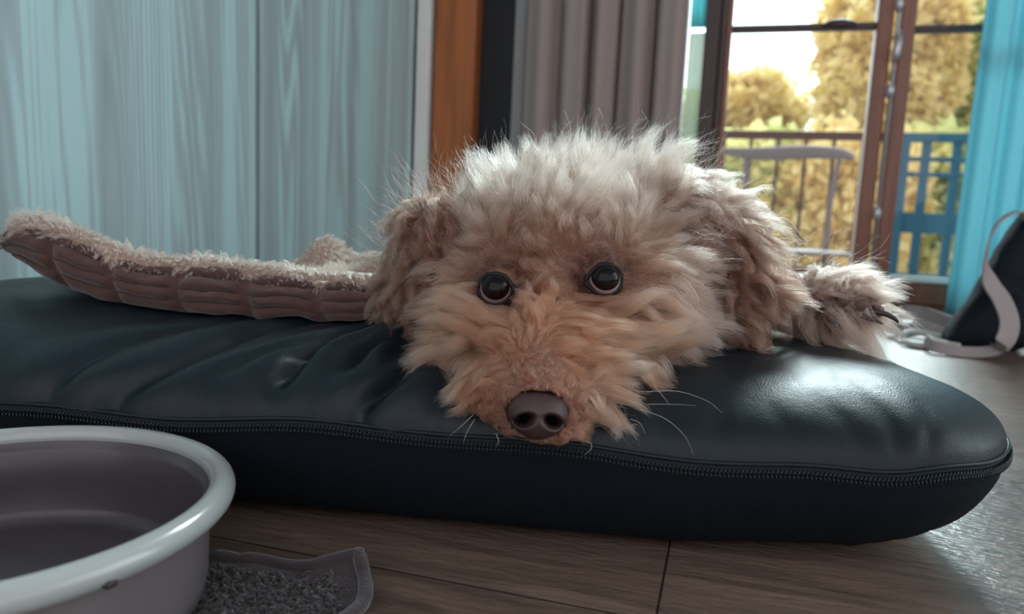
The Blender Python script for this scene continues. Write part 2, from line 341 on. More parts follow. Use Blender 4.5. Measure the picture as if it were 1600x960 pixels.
struct(box('trim_2', M['greyline'], onY(670, 200, YW-.05).x+.001, xo0-.001, YW-.03, YW-.0, 0, 2.3))
struct(box('trim_3', M['orange'], xo0, xo1, YW-.05, YW+.06, 0, 2.3, bevel=.003))
struct(box('door_2', M['navy'], xo1+.001, xa-.01, YW-.0, YW+.05, 0, 2.3))
bm = bmesh.new(); addbox(bm, xa-.009, xs-.01, YW, YW+.1, 0, 2.4); struct(bmobj('wall_middle', bm, M['wall']))
bm = bmesh.new(); addbox(bm, xs-.01, DR, YW, YW+.1, 2.05, 2.4); struct(bmobj('wall_top', bm, M['wall']))
struct(box('wall_side', M['wall'], DR, 2.3, YW, YW+.1, 0, 2.4))
struct(box('baseboard_right', M['white'], DR+.03, 2.3, YW-.014, YW, 0, .07, bevel=.002))

# wardrobe with two veneered sliding doors along the left side
gapY = onX(404, 200, XL).y
wd = empty('wardrobe', 'pale blue-grey wood-veneer wardrobe behind the black cushion', 'wardrobe', (XL-.3, 1.3, 0))
def wbox(name, ma, x0, x1, y0, y1, z0, z1, bevel=0, parent=wd):
    ox, oy = XL-.3, 1.3
    return box(name, ma, x0-ox, x1-ox, y0-oy, y1-oy, z0, z1, parent, bevel)
wbox('carcass', M['wardrobe'], XL-.55, XL-.03, .05, YW-.065, 0, 2.25)
wbox('plinth', M['wardrobe'], XL-.03, XL-.016, .05, YW-.065, 0, .05)
for a, b in ((.40, gapY-.007), (gapY+.007, YW-.066)):
    d = wbox('door', M['wardrobe'], XL-.022, XL, a, b, .055, 2.24, .0015)
wbox('door_gap_shadow', M['greyline'], XL-.03, XL-.023, gapY-.02, gapY+.02, .055, 2.24)  # black strip standing in for the shadow in the gap between the doors

# french door in the window wall
def wz(px, py): return onY(px, py, YW).z
d1 = empty('door_1', 'brown wooden French door with two glazed leaves', 'door', (0, 0, 0)); struct(d1)
sidelight = empty('window_1', 'narrow fixed window beside the French door', 'window', (0, 0, 0)); struct(sidelight)
box('glass', M['glass'], xs-.01, xj0, YW+.045, YW+.05, 0.02, 2.05, sidelight)
box('sill', M['white'], xs-.01, xj0-.001, YW+.0, YW+.1, 0.0, .02, sidelight)
box('jamb', M['dbrown'], xj0, xj1-.028, YW-.03, YW+.08, 0, 2.05, d1, .004)
box('jamb_moulding', M['dbrown'], xj1-.027, xj1-.013, YW-.022, YW+.07, 0, 2.05, d1, .005)
box('jamb', M['dbrown'], DR-.04, DR, YW-.03, YW+.08, 0, 2.05, d1, .004)
box('head_rail', M['dbrown'], xj0, DR, YW-.031, YW+.081, 2.01, 2.05, d1)
box('threshold', M['brown'], xj1-.02, DR-.04, YW+.0, YW+.08, 0, .018, d1)
gx1 = onY(1352, 199, YW).x; xc0 = onY(1380, 199, YW).x; xc1 = onY(1414, 199, YW).x
zb = wz(1250, 432); zb2 = wz(1440, 437); zm = wz(1250, 42)
def leaf(x0, x1, sl_, sr_, zbot, zmun):
    r = empty('door_leaf', 'x', 'x', (0, 0, 0)); del r['label']; del r['category']; r.parent = d1
    for (a, b) in ((x0, x0+sl_), (x1-sr_, x1)):
        box('stile', M['brown'], a, b, YW-.012, YW+.035, .02, 2.0, r, .006)
    box('bottom_rail', M['brown'], x0+sl_, x1-sr_, YW-.010, YW+.033, .02, zbot, r, .006)
    box('top_rail', M['brown'], x0+sl_, x1-sr_, YW-.010, YW+.033, 1.92, 2.0, r, .006)
    for zz in (zmun, zmun+.62): box('glazing_bar', M['dbrown'], x0+sl_, x1-sr_, YW+.0, YW+.026, zz-.008, zz+.008, r, .003)
    box('glass', M['glass'], x0+sl_-.005, x1-sr_+.005, YW+.012, YW+.016, zbot-.005, 1.925, r)
    return r
lf = leaf(xj1-.012, xc0-.003, .014, (xc0-gx1)-.004, zb, zm)
# latch bulge on the glazing bar of the left leaf
bm = bmesh.new(); bmesh.ops.create_uvsphere(bm, u_segments=20, v_segments=12, radius=1)
c = onY(1312, 39, YW); bmesh.ops.scale(bm, vec=(.038, .014, .013), verts=bm.verts); bmesh.ops.translate(bm, vec=(c.x, YW-.004, c.z), verts=bm.verts)
bmobj('window_latch', bm, M['dbrown'], lf, True)
lr = leaf(xc0+.012, 1.0-.018, xc1-xc0-.014, .05, zb2, zm-.01)
box('glass_bead', M['white'], xc1+.001, .925, YW-.016, YW-.009, zb2-.006, zb2+.008, lr)
# espagnolette: rod, lever handle and guides on the meeting stile
xr = xc0+.004
es = tube('bolt_rod', [(xr, YW-.022, .03), (xr, YW-.022, 1.9)], .0045, M['hardware'], lf, 12)
for yy in (145, 335, 12):
    z0_ = wz(1384, yy)
    tube('rod_guide', [(xr-.002, YW-.022, z0_-.018), (xr-.002, YW-.027, z0_-.010), (xr-.002, YW-.029, z0_), (xr-.002, YW-.027, z0_+.010), (xr-.002, YW-.022, z0_+.018)], [.004, .009, .010, .009, .004], M['hardware'], es, 14)
hz = [wz(1392, 52), wz(1389, 70), wz(1386, 92), wz(1385, 100)]
tube('lever_handle', [(xr+.006, YW-.02, hz[0]), (xr+.004, YW-.034, hz[1]), (xr, YW-.040, hz[2]), (xr-.001, YW-.03, hz[3])], [.005, .009, .010, .006], M['hardware'], es, 14)

# curtains -----------------------------------------------------------
def curtain(name, x0, x1, Y, z0, z1, folds, amp, material, seed, lean=0.0, nxx=260, sharp=1.0):
    vs, fs = [], []; nzv = 26
    for j in range(nzv+1):
        t = j/nzv; z = z0 + (z1-z0)*t
        for i in range(nxx+1):
            s = i/nxx; ph = folds*2*math.pi*s + 1.6*nz(s*4+seed, 0, 0) + .35*nz(s*6, t*2, seed)
            a = amp*(.75+.6*nz(s*5+seed*3, 4)) 
            y = Y + a*math.sin(ph) + .25*a*math.sin(2.7*ph+seed)
            x = x0 + (x1-x0)*s + .35*amp*math.cos(ph)*sharp + lean*(1-t)*(z1-z0)
            vs.append((x, y, z))
    for j in range(nzv):
        for i in range(nxx):
            a = j*(nxx+1)+i; fs.append((a, a+1, a+nxx+2, a+nxx+1))
    o = mk(name, vs, fs, material); so = o.modifiers.new('thickness', 'SOLIDIFY'); so.thickness = .0012; return o
xc_l = onY(806, 150, YW-.09).x; xc_r = onY(1066, 150, YW-.09).x
tag(curtain('curtain', xc_l+.004, xc_r-.006, YW-.085, .012, 2.2, 5.2, .034, M['curtain'], 3.1), 'gathered taupe curtain hanging between dark panel and French door', 'curtain')
xq = onY(1532, 100, YW-.12).x
tag(curtain('sheer_curtain', xq+.012, xq+.50, YW-.12, .012, 2.2, 9, .014, M['cyan'], 8.4, lean=-.012), 'bright cyan sheer curtain at the right edge of the French door', 'curtain')
tube('curtain_rod', [(-.85, YW-.1, 2.24), (2.0, YW-.1, 2.24)], .012, M['hardware'])
tag(bpy.data.objects['curtain_rod'], 'steel curtain rod above the French door', 'curtain rod')
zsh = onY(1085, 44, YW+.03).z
tag(curtain('sidelight_glow', xs-.004, xj0-.002, YW+.028, zsh, 2.03, 2, .003, M['glow_sheet'], 1.1, nxx=40), 'cyan sheet imitating glow through the glass of the narrow window between taupe curtain and door', 'glow_sheet')  # cyan sheet added to imitate light glowing through the side pane
tag(curtain('sheer_curtain', xs-.004, xj0-.002, YW+.036, .03, zsh-.01, 2, .003, M['pale'], 2.1, nxx=40), 'pale translucent sheet imitating glow through the narrow window beside the French door', 'curtain')  # second added sheet, imitates the paler glow below the cyan one

# ------------------------------------------------------------------ terrace, railing, chair, trees
struct(box('terrace_floor', M['deck'], -3.5, 6.5, YW+.1, 5.3, -.16, -.085))
RA, RB = at(1100, 208, 4.4), at(1372, 209, 4.4)
def Wv(p): return W(p.x, p.y, p.z)
def world_rail(name, label, x0, x1, Y, ztop, material, xs_, subs, rb, top_h, group=None):
    r = empty(name, label, 'railing', ((x0+x1)/2, Y, -.085)); ox = (x0+x1)/2
    def b(n_, a0, a1, y0, y1, z0, z1, bev=.004): return box(n_, material, a0-ox, a1-ox, y0, y1, z0+.085, z1+.085, r, bev)
    b('top_rail', x0, x1, -.03, .03, ztop-top_h, ztop)
    for (a, h) in subs: b('rail', x0, x1, -.015, .015, a-h/2, a+h/2)
    for x in xs_: b('baluster', x-rb, x+rb, -.012, .012, -.08, ztop-top_h+.005, .003)
    for x in (x0+.03, x1-.03): b('post', x-.03, x+.03, -.035, .035, -.085, ztop-top_h+.01)
    return r
YR = 4.45
zt = onY(1250, 206, YR).z
pxs = [1180, 1213, 1256, 1300]
bx_ = [onY(p, 260, YR).x for p in (1213, 1256, 1300)]; dx = (bx_[2]-bx_[0])/2
xsplit = onY(1395, 260, YR).x
bl = [bx_[0]+dx*k for k in range(-9, 40) if bx_[0]+dx*k < xsplit-.06 and bx_[0]+dx*k > -2.2]
world_rail('balcony_railing', 'brown balcony railing with thin balusters behind the patio chair', -2.3, xsplit, YR, zt, M['rail'], bl, [(-.05, .035)], .009, .042)
b2 = [onY(p, 300, YR).x for p in (1440, 1488)]; d2 = b2[1]-b2[0]
world_rail('balcony_railing', 'steel-blue balcony railing with wide lower crossbar, beside the cyan curtain', xsplit+.01, 5.2, YR, zt, M['bluerail'], [b2[0]+d2*k for k in range(0, 18)],
           [(onY(1440, 249, YR).z, .025), (onY(1440, 273, YR).z, .025), (onY(1440, 349, YR).z, .11), (-.05, .04)], .022, .045)
# patio chair
vC = 3.55
def CP(px, py, dv=0): p = at(px, py, vC+dv); return W(p.x, p.y, p.z)
base = CP(1235, 300); base.z = -.085
ch = empty('patio_chair', 'grey metal patio chair with a curved back rail on the balcony', 'chair', base)
def loc(p): return p - base
topP = smoothpath([loc(CP(1128, 236)), loc(CP(1165, 240, -.03)), loc(CP(1210, 240, -.05)), loc(CP(1260, 238, -.05)), loc(CP(1310, 240, -.03)), loc(CP(1334, 246, .0))], 6)
vs, fs = [], []; nP = len(topP)
for i, p in enumerate(topP):
    e = math.sin(math.pi*min(1, max(0, i/(nP-1)))); hh = .012+.020*e**.6
    for k in range(12):
        a = 2*math.pi*k/12; vs.append(p + Vector((0, .010*math.cos(a), hh*math.sin(a))))
for i in range(nP-1):
    for k in range(12): fs.append((i*12+k, i*12+(k+1)%12, i*12+12+(k+1)%12, i*12+12+k))
fs += [tuple(range(12)), tuple(range((nP-1)*12, nP*12))]
mk('back_rail', vs, fs, M['chairm'], ch)
legt = lambda pts, r=.011: smoothpath([loc(p) for p in pts], 6)
def drop(p, z=-.085): q = p.copy(); q.z = z; return q
gL = CP(1160, 420, .05); gR = CP(1288, 420, -.02)
tube('back_post', legt([CP(1166, 245), CP(1163, 300, .0), CP(1158, 380, .03), drop(gL)]), .013, M['chairm'], ch, 10)
tube('back_post', legt([CP(1312, 247), CP(1303, 285, -.01), CP(1296, 330, -.02), CP(1291, 385, -.02), drop(gR)]), .011, M['chairm'], ch, 10)
yd = Vector((.10, -.38, 0))
seatz = .085
fL = gL + yd; fR = gR + yd
sp_ = [Vector((p.x, p.y, seatz)) for p in (gL, gR, fR, fL)]
tube('leg', [loc(Vector((fL.x, fL.y, -.085))), loc(sp_[3])], .011, M['chairm'], ch, 10)
tube('leg', [loc(Vector((fR.x, fR.y, -.085))), loc(sp_[2])], .011, M['chairm'], ch, 10)
# ------- the seat is low, below the dog's sight line
v8 = [loc(Vector((p.x, p.y, .075))) for p in sp_] + [loc(Vector((p.x, p.y, .09))) for p in sp_]
mk('seat', v8, [(0,1,2,3), (4,5,6,7), (0,1,5,4), (1,2,6,5), (2,3,7,6), (3,0,4,7)], M['chairm'], ch, smooth=False)

struct(box('garden_ground', M['ground'], -30, 40, 5.4, 60, -3.1, -3.0))
LM = dict(gold=leaf_mat('golden_leaves', (.80, .62, .27), (1, .90, .54)), olive=leaf_mat('olive_leaves', (.56, .62, .28), (1, .90, .48)), green=leaf_mat('green_leaves', (.30, .46, .22), (.75, .76, .42)))
def tree(name, label, cat, cx, cz, rx, rz_, v, n, lm, seed, group, ls=.11, dens=1.0):
    rg = np.random.default_rng(seed); c = at(cx, cz, v); ru, rzz = rx*v/FPX, rz_*v/FPX
    gw = W(c.x, v, -3.0); root = empty(name, label, cat, gw, 0, group)
    # clumps inside an irregular crown
    K = 90; d = rg.normal(size=(K, 3)); d /= np.linalg.norm(d, axis=1)[:, None]; rr = rg.random(K)**.4
    cen = d*rr[:, None]*np.array([ru, ru*.8, rzz])*.86
    ci = rg.integers(0, K, n); pd = rg.normal(size=(n, 3)); pd /= np.linalg.norm(pd, axis=1)[:, None]
    P = cen[ci] + pd*(rg.random(n)**.5)[:, None]*np.array([ru, ru, rzz])*.40
    P[:, 2] += c.z + 3.0
    a = rg.normal(size=(n, 3)); a /= np.linalg.norm(a, axis=1)[:, None]; b = np.cross(a, rg.normal(size=(n, 3))); b /= np.linalg.norm(b, axis=1)[:, None]
    s = ls*(.6+.8*rg.random(n))[:, None]
    V = np.stack([P-a*s, P+b*s*.5, P+a*s, P-b*s*.5], 1).reshape(-1, 3)
    F = np.arange(4*n).reshape(-1, 4)
    mk('foliage', V.tolist(), F.tolist(), LM[lm], root, smooth=False)
    h = c.z+3.0
    tr = tube('trunk', smoothpath([(0, 0, 0), (.05, .03, h*.4), (-.04, .02, h*.75), (.02, 0, h+rzz*.3)], 5), [.16-.11*i/15 for i in range(16)], M['bark'], root, 10)
    for k in range(7):
        p = cen[rg.integers(0, K)]; z0 = h - rzz*.5*rg.random()
        tube('branch', smoothpath([(0, 0, z0), (p[0]*.5, p[1]*.5, z0+.15), (p[0]*.9, p[1]*.9, h+p[2]*.9)], 4), [.05, .045, .04, .035, .03, .026, .022, .018, .012], M['bark'], tr, 6)
    return root
G = 'trees beyond the balcony'
tree('tree', 'rounded golden tree with its crown low in the left door pane', 'tree', 1175, 175, 75, 60, 13, 9000, 'gold', 1, G)
tree('tree', 'tall golden tree rising behind the meeting stiles of the French door', 'tree', 1392, 90, 100, 150, 11, 26000, 'gold', 2, G)
tree('tree', 'greenish tree filling the right door pane next to the cyan curtain', 'tree', 1500, 120, 130, 150, 12, 26000, 'olive', 3, G)
tree('tree', 'green tree half hidden behind the cyan curtain', 'tree', 1640, 60, 160, 180, 14, 20000, 'green', 4, G, .13)
tree('tree', 'small golden tree seen through the narrow window', 'tree', 1050, 230, 90, 80, 14, 9000, 'olive', 5, G)
for i, (px, py, rx_, rz2, v, lm, lab) in enumerate([
    (1150, 330, 120, 130, 9.5, 'olive', 'olive shrub behind the railing at the left edge of the door pane'),
    (1310, 330, 120, 125, 9.0, 'gold', 'golden shrub behind the patio chair'),
    (1470, 330, 120, 130, 9.5, 'olive', 'olive shrub behind the steel-blue railing'),
    (1620, 340, 130, 130, 9.0, 'green', 'green shrub beyond the cyan curtain'),
    (1010, 340, 130, 120, 9.5, 'gold', 'golden shrub beyond the narrow window')]):
    tree('shrub', lab, 'shrub', px, py, rx_, rz2, v, 15000, lm, 20+i, 'shrubs beyond the railing', .09)

# ------------------------------------------------------------------ the black leather cushion
AX = math.radians(-6.0)                       # long axis against the camera's right
CU0 = Vector((.300, .418))                    # front-right corner region origin, (u, v)
cax = Vector((math.cos(AX), math.sin(AX))); cay = Vector((-math.sin(AX), math.cos(AX)))
LEN, DEP, RC = .865, .47, .102
ZZ, ZT = .067, .114
# cushion frame: a runs left from the right end (0..LEN), b runs back from the front (0..DEP)
CQ = Vector((.305, .3730))
def c2uv(a, b): p = CQ - cax*a + cay*b; return p.x, p.y
def uv2c(u, v): q = Vector((u, v)) - CQ; return -q.dot(cax), q.dot(cay)
def outline(n_front=560, n_arc=70, n_side=110):
    pts = []                                   # start front-left, go right along the front, round the right end, back, left
    def arc(ca, cb, a0, a1, n):
        for k in range(n): t = a0 + (a1-a0)*k/n; pts.append((ca+RC*math.cos(t), cb+RC*math.sin(t)))
    def line(p, q, n):
        for k in range(n): t = k/n; pts.append((p[0]+(q[0]-p[0])*t, p[1]+(q[1]-p[1])*t))
    line((LEN-RC, 0), (RC, 0), n_front); arc(RC, RC, -math.pi/2, -math.pi, n_arc)
    line((0, RC), (0, DEP-RC), n_side); arc(RC, DEP-RC, math.pi, math.pi/2, n_arc)
    line((RC, DEP), (LEN-RC, DEP), n_front//3); arc(LEN-RC, DEP-RC, math.pi/2, 0, n_arc)
    line((LEN, DEP-RC), (LEN, RC), n_side); arc(LEN-RC, RC, 0, -math.pi/2, n_arc)
    return np.array(pts)
OUT = outline(); NO_ = len(OUT)
tang = np.roll(OUT, -1, 0)-np.roll(OUT, 1, 0); tang /= np.linalg.norm(tang, axis=1)[:, None]
INN = np.stack([tang[:, 1], -tang[:, 0]], 1)
cen_ = np.array([LEN/2, DEP/2]); flip = ((cen_-OUT)*INN).sum(1) < 0; INN[flip] *= -1
arcl = np.concatenate([[0], np.cumsum(np.linalg.norm(np.diff(OUT, axis=0), axis=1))])
E_MAX = .215
CAMX = {}                                     # photo x at the zipper line -> position a along the front
def a_of_px(px):
    best = None
    for k in range(400):
        a = LEN*k/400; u, v = c2uv(a, 0); w = W(u, v, ZZ) - Vector((0, 0, CAM_H)); x = 800+FPX*w.dot(right)/w.dot(fwd)
        if best is None or abs(x-px) < best[0]: best = (abs(x-px), a)
    return best[1]
# folds: (photo x at the zipper end, slant per metre inward, depth, width, reach from, reach to)
FOLDS = [(555, -.42, .0120, .0060, .004, .115), (405, -.52, .0100, .0065, .012, .12), (520, -.60, .0080, .0050, .030, .12), (350, -.85, .0038, .006, .03, .11), (290, -.95, .0034, .006, .02, .10),
         (180, -.8, .0062, .008, .0, .11), (60, -.8, .0050, .008, .0, .12), (475, -.66, .0120, .0060, .030, .125), (690, -.15, .0016, .005, .0, .03),
         (1240, .12, .0008, .006, .0, .03), (1330, .2, .0010, .006, .0, .030), (1385, .1, .0018, .005, .0, .035), (1450, -.1, .0014, .005, .0, .030), (1140, .1, .0012, .008, .0, .04), (1040, .1, .0014, .008, .0, .03)]
FOLDS = [(a_of_px(f[0]),)+f[1:] for f in FOLDS]
def fold_disp(a, e):
    d = 0
    for (a0, k, A, w, e0, e1) in FOLDS:
        x = a - (a0 + k*e + .006*np.sin(e*60+a0*40)); env = sm(e0-.012, e0+.012, e)*(1-sm(e1-.03, e1+.01, e))
        d = d - A*env*np.exp(-(x/w)**2) + .50*A*env*(np.exp(-((x-3.0*w)/(2.2*w))**2)+np.exp(-((x+3.0*w)/(2.2*w))**2))
    return d
def zip_wave(a_idx):                          # gentle height wave of the seam
    s = arcl; return .0022*np.sin(s*17+1.3) + .0016*np.sin(s*41+.4) + .0045*np.exp(-((OUT[:, 0]-a_of_px(1480))/.03)**2)*(OUT[:, 1] < .1) - .004*np.exp(-((OUT[:, 0]-a_of_px(1400))/.035)**2)*(OUT[:, 1] < .1)
ZW = zip_wave(None)
def ctop(a, b, e, front):                     # height of the top panel e metres in from the seam
    t = np.clip(e/.145, 0, 1); h = (1-(1-t)**2.5)**(1/2.3)
    return h
def shell(es, top):
    vs = []
    for e in es:
        # offset inwards; near the middle shrink the outline about the medial line
        P = OUT + INN*e
        P[:, 0] = np.clip(P[:, 0], min(e, LEN/2), LEN-min(e, LEN/2)); P[:, 1] = np.clip(P[:, 1], min(e, DEP/2), DEP-min(e, DEP/2))
        bul = .004*math.sin(math.pi*min(1, e/.05)) if e < .05 else 0
        if top:
            t = min(e/.150, 1); h = (1-(1-t)**2.4)**(1/2.2)
            z = ZZ+.0035 + ZW*max(0, 1-e/.085)**1.5 + (ZT-ZZ-.0035)*h
            z = z + .010*sm(.48, .80, P[:, 0])*h
            lump = np.array([nz(p[0]*5, p[1]*5, 3)*.004 + nz(p[0]*12, p[1]*12, 9)*.0015 for p in P])*sm(.0, .05, e)
            fr = np.exp(-(P[:, 1]/.2)**4) if True else 1
            d = fold_disp(P[:, 0], e)*(1-sm(.0, .03, OUT[:, 1]))*sm(.02, .06, OUT[:, 0])*np.where(P[:, 0] < .15, 1-sm(.05, .085, e), 1)
            # spread displacement between up and outward
            k = 1-h*.85
            z = z + lump + d*(1-.5*k)
            P = P - INN*(d*k*.9)[:, None]
        else:
            t = np.minimum(e/np.where(OUT[:, 0] < .20, .062+.045*(1-OUT[:, 0]/.20)**.7, .062), 1); h = (1-(1-t)**2.0)**(1/1.7)
            z = (ZZ-.0035 + ZW*(1-t))*(1-h) + .0006
            puck = np.array([nz(s*60, e*10, 5) for s in arcl])*.0022*np.sin(math.pi*t)*np.where((OUT[:, 0] < .22), 1, .45)
            P = P - INN*(puck + .003*np.sin(math.pi*t))[:, None]
        for p, zz in zip(P, z):
            u, v = c2uv(p[0], p[1]); vs.append((u, v, zz))
    return vs
CB = W(*c2uv(LEN/2, DEP/2), 0)
cu = empty('dog_cushion', 'big black leather cushion with a zipper around its edge, under the dog', 'cushion', CB, 0)
def toL(vs, base): return [tuple(W(*v) - base) for v in vs]
def ring_faces(n, rows, cap=True):
    fs = []
    for j in range(rows-1):
        for i in range(n):
            i2 = (i+1) % n; fs.append((j*n+i, j*n+i2, (j+1)*n+i2, (j+1)*n+i))
    if cap: fs.append(tuple((rows-1)*n+i for i in range(n)))
    return fs
es_t = [.0, .0012, .003, .005, .0075] + [.010+.0028*k for k in range(52)] + [.165, .18, .20, .22, .2349]
tp = mk('leather_top', toL(shell(es_t, True), CB), ring_faces(NO_, len(es_t), False), M['leather'], cu)
es_b = [.0, .002, .004, .007, .010, .014, .018, .022, .027, .032, .037, .042, .048, .055, .062, .07, .08, .09, .10, .108, .12, .18, .2349]
mk('fabric_base', toL(shell(es_b, False), CB), ring_faces(NO_, len(es_b), False), M['mesh_fabric'], cu)
TOPBVH = None
# piping seam, zipper tape, coil
def edge_path(off, dz, step=1):
    r = []
    for i in range(0, NO_, step):
        p = OUT[i] - INN[i]*off; u, v = c2uv(p[0], p[1]); r.append(W(u, v, ZZ+ZW[i]+dz)-CB)
    return r
def closed_tube(name, path, rad, material, parent, seg=6, rz2=None):
    n = len(path); vs, fs = [], []
    for i, p in enumerate(path):
        t = (path[(i+1) % n]-path[i-1]).normalized(); s = Vector((t.y, -t.x, 0)).normalized(); upv = Vector((0, 0, 1))
        for k in range(seg): a = 2*math.pi*k/seg; vs.append(p + s*(rad*math.cos(a)) + upv*((rz2 or rad)*math.sin(a)))
    for i in range(n):
        for k in range(seg): fs.append((i*seg+k, i*seg+(k+1)%seg, ((i+1)%n)*seg+(k+1)%seg, ((i+1)%n)*seg+k))
    return mk(name, vs, fs, material, parent)
closed_tube('piping', edge_path(.0004, .0052), .0013, M['leather'], cu, 8)
zp = closed_tube('zipper', edge_path(-.0012, -.0002), .0020, M['tape'], cu, 10, .0052)
zp['label'] = 'black coil zipper'
# the two nylon coils of the zipper, each one continuous helix
def coil(dz, hand):
    P = edge_path(.0018, dz); n = len(P); i0, i1 = 0, 560+70+110
    seglen = [0]
    for i in range(i0, i1): seglen.append(seglen[-1]+(P[i+1]-P[i]).length)
    tot = seglen[-1]; pitch = .0023; turns = int(tot/pitch); pts = []; j = 0; per = 8
    for k in range(turns*per):
        s = tot*k/(turns*per)
        while seglen[j+1] < s and j < len(seglen)-2: j += 1
        f = (s-seglen[j])/max(1e-9, seglen[j+1]-seglen[j]); p = P[i0+j].lerp(P[i0+j+1], f)
        t = (P[i0+j+1]-P[i0+j]).normalized(); o = Vector((t.y, -t.x, 0)); a = 2*math.pi*k/per*hand
        pts.append(p + o*(.0011*math.cos(a)) + Vector((0, 0, .0013*math.sin(a))) + t*(.0003*math.sin(a)))
    vs, fs = tube_data(pts, .00042, 5); return mk('coil', vs, fs, M['coil'], zp)
coil(.0012, 1); coil(-.0014, -1)

# surface lookup for things resting on the cushion
dg = bpy.context.evaluated_depsgraph_get()
tv = [Vector(v.co)+CB for v in tp.data.vertices]; TOPBVH = BVHTree.FromPolygons(tv, [tuple(p.vertices) for p in tp.data.polygons])
def cush_z(u, v):
    w = W(u, v, 1); h = TOPBVH.ray_cast(w, Vector((0, 0, -1))); return h[0].z if h[0] else 0.0

# ------------------------------------------------------------------ hair tools
def make_hair(name, pts, col, r0, r1, material, parent, base):
    """pts (n, k, 3) in (u, v, z); col (n, 3) or (n, k, 3)"""
    n, k, _ = pts.shape
    P = pts.copy(); X = pts[..., 0]*cY - pts[..., 1]*sY - base.x; Y = pts[..., 0]*sY + pts[..., 1]*cY - base.y; Z = pts[..., 2] - base.z
    P = np.stack([X, Y, Z], -1).astype(np.float32)
    hc = bpy.data.hair_curves.new(name); hc.add_curves([k]*n)
    hc.points.foreach_set('position', P.reshape(-1))
    t = np.linspace(0, 1, k)[None, :]; rr = np.broadcast_to(r0[:, None] if hasattr(r0, 'shape') else np.full((n, 1), r0), (n, k))
    rad = (rr*(1-t**1.6) + r1*t**1.6).astype(np.float32)
    a = hc.attributes.get('radius') or hc.attributes.new('radius', 'FLOAT', 'POINT'); a.data.foreach_set('value', rad.reshape(-1))
    if col.ndim == 2:
        at_ = hc.attributes.new('col', 'FLOAT_COLOR', 'CURVE'); c4 = np.concatenate([col, np.ones((n, 1))], 1)
    else:
        at_ = hc.attributes.new('col', 'FLOAT_COLOR', 'POINT'); c4 = np.concatenate([col, np.ones((n, k, 1))], 2)
    at_.data.foreach_set('color', c4.astype(np.float32).reshape(-1))
    hc.materials.append(material); o = bpy.data.objects.new(name, hc); COL.objects.link(o)
    if parent: o.parent = parent
    return o
def sample_mesh(V, T, n, rng, weight=None):
    A, B, C = V[T[:, 0]], V[T[:, 1]], V[T[:, 2]]; nrm = np.cross(B-A, C-A); ar = np.linalg.norm(nrm, axis=1); w = ar.copy()
    if weight is not None: w = w*weight((A+B+C)/3, nrm/np.maximum(ar, 1e-12)[:, None])
    idx = rng.choice(len(T), n, p=w/w.sum()); r1 = np.sqrt(rng.random(n)); r2 = rng.random(n)
    P = (1-r1)[:, None]*A[idx] + (r1*(1-r2))[:, None]*B[idx] + (r1*r2)[:, None]*C[idx]
    return P, (nrm/np.maximum(ar, 1e-12)[:, None])[idx], idx
def unit(a): return a/np.maximum(np.linalg.norm(a, axis=-1, keepdims=True), 1e-9)
_sw = np.random.default_rng(77); SWK = unit(_sw.normal(size=(9, 3)))*(_sw.random((9, 1))*170+90); SWP = _sw.random(9)*6.28; SWD = unit(_sw.normal(size=(9, 3)))
def swirl(P): return (np.sin(P @ SWK.T + SWP)) @ SWD / 2.2
def groom(P, Nn, flow, lift, length, k, rng, nguide, clump=.75, curl=.002, curlk=1.5, grav=.0, jitter=.25, stray=.04, clumpexp=1.3, lenvar=.35):
    """guides follow lift*normal then flow; the children follow their guide, pulled together at the tip"""
    n = len(P); gi = rng.choice(n, min(nguide, n), replace=False)
    fl0 = flow[gi] + swirl(P[gi])*jitter*2.2
    G0, GN, GF, GL = P[gi], Nn[gi], unit(fl0 + rng.normal(size=(len(gi), 3))*jitter*.45), length[gi]*(1+lenvar*(rng.random(len(gi))*2-1))
    GLf = lift[gi]; ng = len(gi); t = np.linspace(0, 1, k)
    out = np.zeros((ng, k, 3)); out[:, 0] = G0; pos = G0.copy()
    a1 = unit(np.cross(GF, rng.normal(size=(ng, 3)))); a2 = unit(np.cross(GF, a1)); ph = rng.random(ng)*6.28; ck = curlk*(.6+.8*rng.random(ng)); cv = swirl(G0*1.7+.3)*.45 + rng.normal(size=(ng, 3))*.12
    for j in range(1, k):
        s = t[j]; d = GN*(GLf*(1-s)**1.2)[:, None] + GF*(.35+.65*s) + cv*(s*.6) + np.array([0, 0, -grav])*s
        pos = pos + unit(d)*(GL/(k-1))[:, None]; w = np.minimum(1, s*1.8)*curl
        cc = w if np.isscalar(w) else w[gi] if len(w) == n else w
        out[:, j] = pos + (a1*(np.sin(ph+ck*6.28*s)-np.sin(ph))[:, None] + a2*(np.cos(ph+ck*6.28*s)-np.cos(ph))[:, None])*np.asarray(cc).reshape(-1, 1)
    kd = KDTree(ng)
    for i in range(ng): kd.insert(G0[i], i)
    kd.balance(); near = np.array([kd.find(p)[1] for p in P])
    g = out[near]; off = (P - G0[near])[:, None, :]
    cl = clump*(rng.random(n)*.5+.5); cl[rng.random(n) < stray] = 0
    pull = 1 - cl[:, None]*(t[None, :]**(1/clumpexp))
    rel = g - g[:, :1]
    lv = (1 + .22*(rng.random(n)*2-1))[:, None, None]
    wob = unit(rng.normal(size=(n, 3)))[:, None, :]*(t[None, :, None]**1.5)*(length*.07)[:, None, None]
    return G0[near][:, None, :] + off*pull[..., None] + rel*lv + wob

